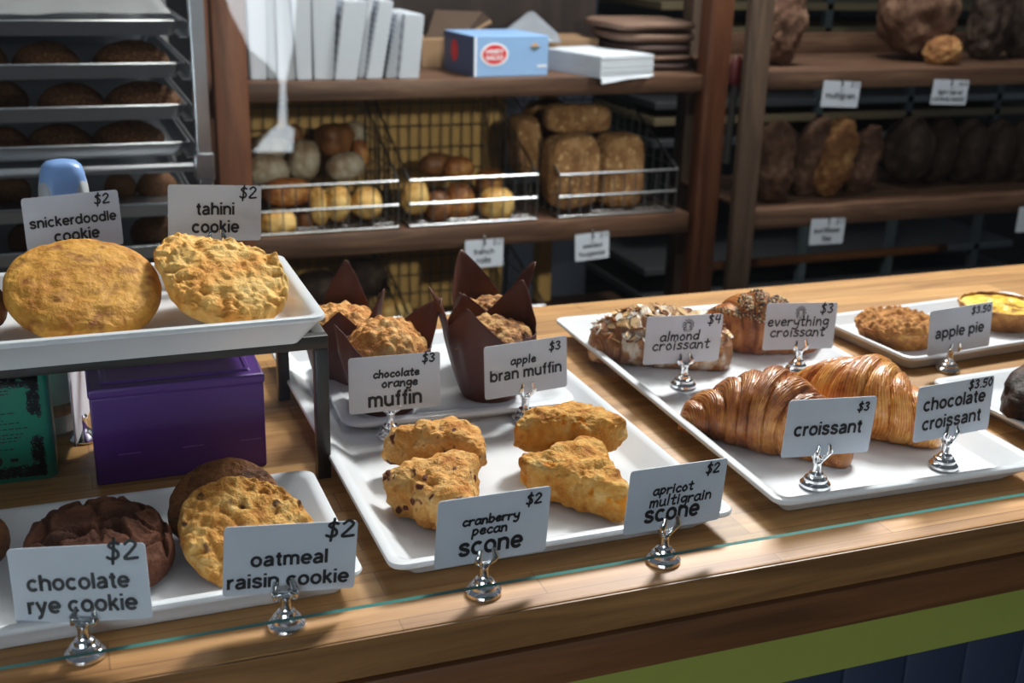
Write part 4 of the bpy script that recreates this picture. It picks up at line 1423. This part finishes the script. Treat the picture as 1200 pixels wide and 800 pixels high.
def slab(name, label, cat, mat, pts, y, d, group=None, mats=None):
    """upright bundle seen from the front: four pixel corners BL BR TR TL at depth y, thickness d"""
    P = [AY(px, py, y) for px, py in pts]
    c = (P[0] + P[1]) / 2
    lo = [[p - c for p in P], [p - c + Vector((0, d, 0)) for p in P]]
    bm = bmesh.new()
    vs = [bm.verts.new(p) for L in lo for p in L]
    for f in ((0, 1, 2, 3), (7, 6, 5, 4), (0, 4, 5, 1), (1, 5, 6, 2), (2, 6, 7, 3), (3, 7, 4, 0)):
        bm.faces.new([vs[k] for k in f])
    bmesh.ops.bevel(bm, geom=bm.edges[:], offset=0.003, segments=2, affect='EDGES')
    bmesh.ops.recalc_face_normals(bm, faces=bm.faces[:])
    me = bpy.data.meshes.new(name)
    bm.to_mesh(me)
    bm.free()
    me.materials.append(mat)
    me.shade_smooth()
    me.set_sharp_from_angle(angle=rad(35))
    o = bpy.data.objects.new(name, me)
    COL.objects.link(o)
    o.location = up(c)
    return tag(o, label, cat, group)


zs = z1t
for k, (b0, b1, t0, t1, ty, yy, lb) in enumerate([
        (294, 313, 286, 312, -30, 2.70, 'white paper bag bundle next to the wooden post, first in the row'),
        (314, 325, 310, 326, -30, 2.71, 'thin white paper bag bundle, second from the wooden post'),
        (326, 347, 322, 336, -34, 2.69, 'narrow white paper bag bundle leaning left, third from the post'),
        (348, 366, 338, 364, -34, 2.68, 'white paper bag bundle leaning left, fourth from the post'),
        (368, 391, 364, 396, -34, 2.68, 'wide white paper bag bundle in the middle of the row'),
        (392, 418, 402, 431, 1, 2.67, 'white paper bag bundle leaning right with its top in view'),
        (419, 427, 431, 439, -10, 2.70, 'thin white paper bag bundle between two leaning bundles'),
        (429, 448, 444, 462, 1, 2.68, 'white paper bag bundle leaning right, third from the right end'),
        (452, 466, 466, 480, 17, 2.69, 'short white paper bag bundle, second from the right end'),
        (467, 491, 474, 498, 17, 2.67, 'short wide white paper bag bundle at the right end of the row')]):
    pb = AY((b0 + b1) / 2, 90, yy)
    # bottom edge exactly on the shelf
    lo_, hi_ = 60.0, 120.0
    for _ in range(40):
        md = (lo_ + hi_) / 2
        if AY((b0 + b1) / 2, md, yy).z > zs:
            lo_ = md
        else:
            hi_ = md
    slab('paper_bag_bundle', lb, 'paper bags', m_stack, [(b0, md), (b1, md), (t1, ty), (t0, ty)], yy, 0.20, GP)

# printed blue carton
P0, P1 = AY(554, 89, 2.69), AY(643, 88, 2.69)
bw = P1.x - P0.x
bh = AY(600, 42, 2.69).z - zs
t = thing('wax_paper_carton', 'pale blue carton with a red oval logo on the top shelf', 'carton', ((P0.x + P1.x) / 2, 2.69, zs), rad(4))
bd = 0.19
MB().box((-bw / 2, 0, 0), (bw / 2, bd, bh), bev=0.002).build('carton_body', m_blue, t, angle=20)
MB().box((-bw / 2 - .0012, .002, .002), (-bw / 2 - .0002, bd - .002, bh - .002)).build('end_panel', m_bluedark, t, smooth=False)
ox, oz = -bw / 2 + bw * .27, bh * .55
E_ = lambda rx, rz_, yy: [(ox + rx * math.cos(2 * PI * k / 36), yy, oz + rz_ * math.sin(2 * PI * k / 36)) for k in range(36)]
sc_ = bw / 89.0
mb = MB().add(E_(16.5 * sc_, 12.2 * sc_, -.0006), [tuple(range(36))], 1)
mb.add(E_(14.2 * sc_, 10.2 * sc_, -.0010), [tuple(range(36))], 0)
l0 = MB()
printed(l0, 'HANDY', ox - 10.5 * sc_, ox + 10.5 * sc_, oz + 0.9 * sc_, -.0014, wt=.26)
printed(l0, 'WACKS', ox - 10.5 * sc_, ox + 10.5 * sc_, oz - 6.0 * sc_, -.0014, wt=.26, ysc=.95)
mb.add(l0.v, l0.f, 1)
lx, lz = bw / 2 - 17 * sc_, bh * .72
mk = MB().add([(lx - 7 * sc_, -.0008, lz), (lx, -.0008, lz - 4.5 * sc_), (lx + 8 * sc_, -.0008, lz)], [(0, 1, 2)], 0)
mk.add([(lx - 6 * sc_, -.0009, lz + .6 * sc_), (lx + 6 * sc_, -.0009, lz + .6 * sc_), (lx, -.0009, lz + 5 * sc_)], [(0, 1, 2)], 1)
st = MB().add([(-bw / 2 + .001, -.0006, 0.002), (-bw / 2 + .006, -.0006, 0.002), (-bw / 2 + .006, -.0006, bh - .002), (-bw / 2 + .001, -.0006, bh - .002)], [(0, 1, 2, 3)])
cn = MB()
for xx in (0, 4, 8):
    cn.add([(bw / 2 - (13 - xx) * sc_, -.0008, 9 * sc_), (bw / 2 - (10 - xx) * sc_, -.0008, 9 * sc_), (bw / 2 - (10 - xx) * sc_, -.0008, 12 * sc_), (bw / 2 - (13 - xx) * sc_, -.0008, 12 * sc_)], [(0, 1, 2, 3)])
m_tan = plain('tan_print', lin(206, 160, 120), 0.5)
m_slate = plain('slate_print', lin(84, 104, 110), 0.5)
mb.build('oval_logo', [m_red, m_whiteink], t, smooth=False)
mk.build('diamond_mark', [m_slate, m_tan], t, smooth=False)
st.build('white_stripe', m_whiteink, t, smooth=False)
cn.build('size_print', m_whiteink, t, smooth=False)
mb = MB()
ey = bd * .62
mb.add([(-bw / 2 - .0016, ey + .022 * math.cos(2 * PI * k / 24), bh * .55 + .026 * math.sin(2 * PI * k / 24)) for k in range(24)], [tuple(range(24))])
mb.build('end_logo', m_red, t, smooth=False)

# white flat stack of deli paper
P0, P1 = AY(698, 96, 2.64), AY(770, 94, 2.64)
bw2, bh2 = P1.x - P0.x, AY(730, 65, 2.64).z - zs
t = thing('deli_paper_stack', 'thick white stack of deli paper overhanging the top shelf edge', 'paper stack', ((P0.x + P1.x) / 2, 2.64, zs), rad(14))
rnd = random.Random(8)
mb = MB()
for k in range(14):
    z0, z1 = bh2 * k / 14, bh2 * (k + 1) / 14
    e = rnd.uniform(-.0012, .0012)
    mb.box((-bw2 / 2 + e, e, z0), (bw2 / 2 + e, .24 + e, z1 - .0002))
mb.build('sheets', m_paper, t, smooth=False)
MB().add([(-bw2 / 2, -.003, .004), (bw2 / 2, -.003, .004), (bw2 / 2, -.006, -.004), (bw2 * .25, -.007, -.002), (0, -.006, -.004), (-bw2 * .3, -.008, -.009), (-bw2 / 2, -.007, -.012)], [tuple(range(7))]).build('loose_sheet_edge', m_paper, t, smooth=False)

# kraft box behind the blue carton with its flap up
P0, P1 = AY(494, 84, 2.90), AY(700, 84, 2.90)
t = thing('kraft_box', 'open brown cardboard box behind the blue carton', 'box', ((P0.x + P1.x) / 2, 2.90, zs))
hw = (P1.x - P0.x) / 2
kh = AY(520, 46, 2.90).z - zs
MB().box((-hw, 0, 0), (hw, .16, kh), bev=.002).build('box_body', m_kraft, t, angle=20)
fo = (P0 + P1) / 2
fo = Vector((fo.x, 2.90, zs))
fp = [AY(500, 47, 2.93), AY(543, 45, 2.91), AY(575, 25, 2.90), AY(566, 16, 3.02), AY(510, 14, 3.02)]
fp = [p - fo for p in fp]
m_flap = plain('dark_kraft', lin(72, 54, 42), 0.8)
MB().loft([fp, [p + Vector((0, .004, .005)) for p in fp]]).build('flap', m_flap, t, smooth=False)
MB().tube([p + Vector((0, -.004, .0)) for p in fp[:3]], .006, 6).build('flap_edge', m_kraft, t)

# grey plastic sheet draped over the box
a_, b_, c_, d_ = AY(582, 44, 2.88), AY(622, 12, 2.98), AY(654, 40, 2.86), AY(640, 50, 2.84)
mb = MB()
N_ = 12
vs = []
for i_ in range(N_ + 1):
    for j_ in range(N_ + 1):
        u, v = i_ / N_, j_ / N_
        top = a_.lerp(b_, min(1, u * 1.8)) if u < .55 else b_.lerp(c_, (u - .55) / .45)
        bot = AY(580, 50, 2.86).lerp(AY(657, 50, 2.83), u)
        p = top.lerp(bot, v)
        p = p + Vector((0, .012 * noise.noise(Vector((u * 4, v * 3, 1))), 0))
        vs.append(p - a_)
mb.add(vs, [(i_ * (N_ + 1) + j_, (i_ + 1) * (N_ + 1) + j_, (i_ + 1) * (N_ + 1) + j_ + 1, i_ * (N_ + 1) + j_ + 1) for i_ in range(N_) for j_ in range(N_)])
m_sheet = plain('grey_plastic_film', lin(126, 130, 138), 0.3)
o = mb.build('plastic_sheet', m_sheet, loc=up(a_), angle=0)
sm = o.modifiers.new('thickness', 'SOLIDIFY')
sm.thickness = 0.003
tag(o, 'grey plastic sheet peaked behind the blue carton', 'plastic sheet')

# brown paper stacks beside the right post: separate sagging layers
m_brownp = plain('brown_paper', lin(112, 86, 72), 0.75)
m_brownd = plain('dark_brown_paper', lin(70, 52, 48), 0.8)
GK = 'flat brown paper sacks stacked beside the right post'
zz = zs + .0005
for k, (x0, x1, hpx, m, lb) in enumerate([(742, 818, 10, m_brownd, 'lowest brown paper sack in the stack by the right post'), (744, 820, 9, m_brownp, 'second brown paper sack from the bottom of the stack by the post'),
                                          (738, 818, 12, m_brownd, 'dark sack in the middle of the stack by the right post'), (732, 822, 14, m_brownp, 'thick sack second from the top of the stack by the right post'), (724, 823, 12, m_brownp, 'topmost sack of the stack by the right post')]):
    A, B = AY(x0, 70, 2.74), AY(x1, 70, 2.74)
    h = hpx * DEP(A) / FPX
    w = (B.x - A.x) / 2

    def f(v, w=w, h=h, k=k):
        p = Vector((spow(v.x, .45) * w, spow(v.y, .45) * .13, spow(v.z, .6) * h / 2))
        p.z += h * .12 * noise.noise(Vector((p.x * 14, p.y * 14, k * 3)))
        return p
    o = blob(f, 4).build('paper_sack', m, loc=up(((A.x + B.x) / 2, 2.74 + .13, zz + h / 2)), angle=0)
    tag(o, lb, 'paper sack', GK)
    zz += h * 1.0

# ------------------------------------------------------------------ right shelving unit
RY, RB = 2.50, 2.95
rx0 = AY(879, 0, RY).x
rw = AY(906, 0, RY).x - rx0
rx1 = 3.1
ru = thing('shelving_unit', 'dark wooden open shelving unit of crusty loaves at the right', 'shelves', (2.2, RY, -ZT))
ro = (2.2, RY, -ZT)
for (x0, y0, w, m) in ((rx0, RY - .012, rw, m_gpost), (rx0 + .075, RB - .05, .04, m_gpost), (rx1 - .06, RY - .012, .06, m_gpost), (rx1 - .06, RB - .05, .05, m_gpost)):
    up_part(MB().box((x0, y0, -ZT), (x0 + w, y0 + (.025 if x0 == rx0 else .06), .75), bev=.004), 'post', m, ru, ro)
rz1b, rz1t = AY(930, 106, RY).z, AY(930, 84, RY).z
rz2b, rz2t = AY(930, 268, RY).z, AY(930, 245, RY).z
for zb_, zt_ in ((rz1b, rz1t), (rz2b, rz2t), (-.62, -.58)):
    up_part(MB().box((rx0 + .03, RY + .014, zb_), (rx1, RY + .03, zt_), bev=.003), 'shelf_front', m_dark, ru, ro)
    mb = MB()
    y = RY + .034
    while y < RB:
        mb.box((rx0 + .075, y, zt_ - .014), (rx1, y + .036, zt_ - .002), bev=.002)
        y += .043
    up_part(mb, 'slatted_shelf', m_dark, ru, ro)
up_part(MB().box((rx0 + .075, RB - .02, AY(1000, 62, RB).z), (rx1, RB + .01, AY(1000, 38, RB).z), bev=.003), 'back_rail', m_dark, ru, ro)
m_orangew = wood('orange_rail_wood', lin(96, 54, 28), lin(136, 84, 48), lin(160, 106, 64))
up_part(MB().box((rx0 + .075, RB - .02, AY(1000, 301, RB).z), (AY(1106, 290, RB).x, RB, AY(1000, 293, RB).z), bev=.002), 'back_rail', m_orangew, ru, ro)

GR = 'crusty loaves on the right shelves'
for (nm, px, py, w, h, y, m, dp, rot, lb) in [
        ('sourdough_loaf', 912, 32, 62, 104, 2.66, m_loaf, .7, (0, 6, 0), 'tall floury loaf standing on the top right shelf next to the grey post'),
        ('sourdough_loaf', 1076, 22, 92, 106, 2.74, m_loaf, .9, (0, -8, 0), 'big dark loaf on the top right shelf above the caraway rye label'),
        ('bread_loaf', 1106, 62, 46, 34, 2.62, m_loafl, 1.0, (0, 0, 0), 'small orange-brown loaf end lying in front of the big dark loaf'),
        ('dark_loaf', 1160, 26, 52, 100, 2.72, m_loafd, .8, (0, 4, 0), 'nearly black loaf standing right of the big dark loaf on the top shelf'),
        ('dark_loaf', 1204, 26, 50, 100, 2.76, m_loafd, .8, (0, 6, 0), 'nearly black loaf cut off by the right edge on the top shelf'),
        ('sourdough_loaf', 905, 192, 50, 104, 2.60, m_loaf, .8, (0, 4, 0), 'floury loaf standing next to the grey post on the lower right shelf'),
        ('sourdough_loaf', 952, 188, 50, 104, 2.66, m_loaf, .9, (0, 16, 0), 'dark crusted loaf leaning behind the torn orange one'),
        ('bread_loaf', 978, 188, 44, 104, 2.62, m_loafl, .8, (0, 14, 0), 'loaf with a torn orange-brown crust leaning right on the lower right shelf'),
        ('bread_loaf', 1010, 192, 38, 94, 2.66, m_loaf, .8, (0, 16, 0), 'floury loaf last in the leaning row of four on the lower right shelf')]:
    i += 1
    pxbread(nm, lb, 'bread loaf', m, px, py, w, h, y, dp, rot=rot, seed=i, n=5, group=GR, square=.85, rough=.15, ridge=.04)
for k, (px, lb) in enumerate([(1062, 'first dark round loaf of the leaning row under the caraway rye label'), (1097, 'second dark round loaf of the leaning row under the caraway rye label'), (1131, 'third dark round loaf of the leaning row under the caraway rye label'),
                              (1163, 'fourth dark round loaf of the row, near the right edge'), (1194, 'dark round loaf cut off by the right edge on the lower right shelf')]):
    i += 1
    pxbread('rye_loaf', lb, 'bread loaf', m_loafd, px, 178 + k, 33 if k else 44, 84, 2.70, 1.5, rot=(0, 12, 14), seed=i, n=4, group='dark rye loaves leaning on the lower right shelf', square=.9, rough=.07)


# ------------------------------------------------------------------ shelf labels
def shelf_label(label, pts, y, lines, price):
    P = [AY(px, py, y) for px, py in pts]      # TL TR BR BL
    w = ((P[1] - P[0]).length + (P[2] - P[3]).length) / 2
    h = ((P[3] - P[0]).length + (P[2] - P[1]).length) / 2
    c = sum(P, Vector()) / 4
    dx = (P[1] - P[0]) + (P[2] - P[3])
    t = thing('shelf_label', label, 'shelf label', c, 0, 'white labels hooked on the shelf edges')
    lo = [[Vector((p.x, yy, p.y)) for p in rrect(-w / 2, w / 2, -h / 2, h / 2, .003, 0)] for yy in (.0005, -.0005)]
    cd = MB().loft(lo).build('card', m_card, t, smooth=False)
    cd.rotation_euler = (0, -math.atan2(dx.z, dx.x), 0)
    MB().tube([(0, .004, h * .62), (0, -.002, h * .56), (0, -.0035, h * .44), (.0015, -.003, h * .36), (-.0015, -.003, h * .32)], .0022, 6).build('hook', m_black, t)
    mb = MB()
    for s, u0, u1, v in lines:
        printed(mb, s, (u0 - .5) * w, (u1 - .5) * w, (v - .5) * h, -.0010, wt=.21)
    mb.build('printed_lettering', m_ink, cd, smooth=False)
    mb = MB()
    handwrite(mb, price, w * .22, w * .46, h * .30, -.0010 and .0013, -.0010, ysc=.62)
    mb.build('handwritten_price', m_ink, cd, smooth=False)


LY = SY - .014
shelf_label('white shelf label reading french rolls', [(546, 282), (590, 279), (589, 311), (544, 315)], LY, [('french', .22, .76, .48), ('rolls', .30, .68, .16)], '$2')
shelf_label('white shelf label reading seeded fougasse', [(675, 275), (714, 271), (713, 301), (673, 307)], LY, [('seeded', .22, .80, .46), ('fougasse', .10, .88, .16)], '$4')
LR = RY + .004
shelf_label('white shelf label reading multigrain', [(965, 94), (1008, 96), (1005, 126), (962, 125)], LR, [('multigrain', .10, .90, .34)], '$5')
shelf_label('white shelf label reading light rye with caraway seeds', [(1094, 93), (1135, 94), (1132, 123), (1091, 122)], LR, [('light rye w/', .16, .86, .42), ('caraway seeds', .03, .93, .16)], '$4.50')
shelf_label('white shelf label reading sunflower flax', [(951, 257), (990, 255), (988, 285), (948, 287)], LR, [('sunflower', .10, .88, .46), ('flax', .36, .64, .14)], '$5')
shelf_label('white shelf label cut off by the right edge of the picture', [(1194, 243), (1233, 241), (1231, 270), (1191, 272)], LR, [], '$5')

# dark red handled tool in the gap between the posts
A = AY(863, 84, 2.54)
t = thing('hanging_brush', 'dark red handle hanging in the gap between the two wooden posts', 'brush', A)
m_dred = plain('dark_red_plastic', lin(84, 24, 24), 0.4)
blob(lambda v: Vector((v.x * .019, v.y * .012, spow(v.z, .7) * .038)), 4).build('handle', m_dred, t, angle=0)
MB().tube([(0, 0, -.03), (-.004, 0, -.10), (-.008, 0, -.22)], .008, 8, radii=[.008, .010, .012]).build('shaft', m_black, t)

# ------------------------------------------------------------------ sheet pan rack at the left
KY = 2.10
kx1 = AY(237, 0, KY).x
kx0 = -0.30
kd = 0.66
rk = thing('sheet_pan_rack', 'tall aluminium bakery rack of sheet pans at the left', 'rack', (0, KY, -ZT))
for x0 in (kx0, kx1 - .024):
    for y0 in (KY - .014, KY + kd):
        MB().box((x0, y0 - KY, 0), (x0 + .024, y0 - KY + .024, 1.75), bev=.002).build('upright', m_alu, rk, angle=20)
zbar = AY(113, 199, KY).z + ZT
MB().tube([(kx0 + .012, -.004, zbar), (kx1 - .012, -.004, zbar)], .0085, 14).build('crossbar', m_alu, rk, angle=60)
MB().box((kx1 - .030, -.020, zbar - .022), (kx1 + .003, .006, zbar + .024), bev=.003).build('corner_bracket', m_alu, rk, angle=20)
GN = 'sheet pans in the left rack'
GL2 = 'loaves on the sheet pans'
px1_ = AY(216, 71, KY).x
rows = [(23, 'top sheet pan in the rack, lined with parchment'), (74, 'second sheet pan from the top of the rack'), (124, 'third sheet pan from the top of the rack'),
        (169, 'fourth sheet pan, just above the round crossbar'), (241, 'sheet pan just below the crossbar, behind the snickerdoodle sign'), (291, 'lowest visible sheet pan, behind the raised tray')]
pan0 = None
pz = []
for k, (py, lb) in enumerate(rows):
    z = AY(110, py, KY).z
    pz.append(z)
    if pan0 is None:
        hw = (px1_ - (kx0 + .03)) / 2
        H = .026
        L = [rrect(-hw + q, hw - q, q, kd - q, .016, zz_) for q, zz_ in ((.014, -H), (.012, -H), (.003, -.004), (0, -.004), (-.002, -.002), (0, 0), (.003, -.001), (.005, -.004), (.014, -H + .0015))]
        pan0 = MB().loft(L).build('sheet_pan', m_alu, angle=30)
        o = pan0
    else:
        o = pan0.copy()
        COL.objects.link(o)
    o.location = up(((px1_ + kx0 + .03) / 2, KY, z))
    tag(o, lb, 'sheet pan', GN)
    for sx in (kx0 + .024, kx1 - .040):
        MB().box((sx, .0, z - H - .003 + ZT), (sx + .016, kd, z - H - .0005 + ZT)).build('runner', m_aludark, rk, smooth=False)
    for sx in (kx0 + .024, kx1 - .026):
        MB().box((sx, .0, z - H - .003 + ZT), (sx + .002, kd, z - .004 + ZT)).build('runner_web', m_aludark, rk, smooth=False)
# parchment on the top pan
mb = MB()
vs, fs = [], []
hw = (px1_ - (kx0 + .03)) / 2 - .012
for i_ in range(25):
    for j_ in range(9):
        x, y = -hw + 2 * hw * i_ / 24, .05 + .5 * j_ / 8
        vs.append((x, y, .006 + .030 * (j_ / 8) + .004 * noise.noise(Vector((x * 18, y * 8, 2)))))
for i_ in range(24):
    for j_ in range(8):
        fs.append((i_ * 9 + j_, (i_ + 1) * 9 + j_, (i_ + 1) * 9 + j_ + 1, i_ * 9 + j_ + 1))
o = mb.add(vs, fs).build('parchment_sheet', m_parch, loc=up(((px1_ + kx0 + .03) / 2, KY, pz[0])), angle=0)
sm = o.modifiers.new('thickness', 'SOLIDIFY')
sm.thickness = .0008
tag(o, 'grey parchment sheet lying on the top pan of the rack', 'parchment')
proto = None
for k, (row, x0, x1, hp, dy, lb) in enumerate([
        (1, -18, 11, 28, 0, 'loaf at the left edge on the second pan'), (1, 19, 93, 30, 0, 'long brown loaf in the middle of the second pan'), (1, 113, 197, 30, 0, 'long brown loaf at the right of the second pan'),
        (2, -20, 30, 28, .06, 'dark loaf at the left edge on the third pan'), (2, 44, 118, 30, 0, 'dark loaf in the middle of the third pan'), (2, 123, 207, 30, 0, 'dark loaf at the right of the third pan'),
        (3, -30, 25, 26, 0, 'loaf at the left edge on the fourth pan'), (3, 27, 100, 27, 0, 'brown loaf in the middle of the fourth pan'), (3, 104, 186, 28, 0, 'lighter brown loaf at the right of the fourth pan'),
        (4, -20, 22, 28, .1, 'pale bun at the left edge, seen below the crossbar'), (4, 40, 66, 26, .1, 'small pale bun left of the snickerdoodle sign'), (4, 112, 150, 24, .1, 'bun right of the snickerdoodle sign, seen below the crossbar'), (4, 152, 198, 24, .1, 'bun left of the tahini sign, seen below the crossbar'),
        (5, 140, 196, 26, .05, 'brown loaf between the two upper price signs on the lowest visible pan'), (5, -10, 40, 26, .05, 'brown loaf behind the left edge of the snickerdoodle sign')]):
    y = KY + .09 + dy
    zz_ = pz[row] - .0245
    c = AY((x0 + x1) / 2, 100, y)
    s = DEP(c) / FPX
    w, h = (x1 - x0) * s / 2, hp * s * 1.25
    if proto is None:
        proto = bread('rack_loaf', lb, 'bread loaf', m_rackloaf, (c.x, y, zz_), (1, .8, 1), seed=60, n=4, group=GL2, rough=.05)
        # unit loaf, scaled per copy; rests on z = 0
        for v in proto.data.vertices:
            v.co.z = max(v.co.z, -.35) + .35
        o = proto
    else:
        o = proto.copy()
        COL.objects.link(o)
    o.location = up((c.x, y, zz_))
    o.scale = (w, w * .9, h / 1.4)
    o.rotation_euler = (0, 0, rad(k * 7 % 20 - 10))
    tag(o, lb, 'bread loaf', GL2)

# ------------------------------------------------------------------ dim equipment farther back
m_beige = plain('beige_enamel', lin(150, 134, 104), 0.5)
m_greypost = plain('grey_enamel', lin(92, 104, 108), 0.5)
t = thing('bakery_rack', 'dim bakery rack with pale shelves seen through the right shelving', 'rack', (2.6, 3.55, -ZT))
for px in (968, 1075, 1180, 1290):
    x = AY(px, 60, 3.55).x - 2.6
    MB().box((x - .014, 0, 0), (x + .014, .03, 1.8), bev=.002).build('upright', m_greypost, t, angle=20)
    MB().box((x - .014, .5, 0), (x + .014, .53, 1.8), bev=.002).build('upright', m_greypost, t, angle=20)
for py in (8, 36, 118, 136, 160, 300, 330):
    z = AY(1000, py, 3.55).z + ZT
    MB().box((-.75, .0, z - .012), (.85, .52, z + .012), bev=.002).build('shelf', m_beige if py in (8, 36, 136) else m_aludark, t, angle=20)
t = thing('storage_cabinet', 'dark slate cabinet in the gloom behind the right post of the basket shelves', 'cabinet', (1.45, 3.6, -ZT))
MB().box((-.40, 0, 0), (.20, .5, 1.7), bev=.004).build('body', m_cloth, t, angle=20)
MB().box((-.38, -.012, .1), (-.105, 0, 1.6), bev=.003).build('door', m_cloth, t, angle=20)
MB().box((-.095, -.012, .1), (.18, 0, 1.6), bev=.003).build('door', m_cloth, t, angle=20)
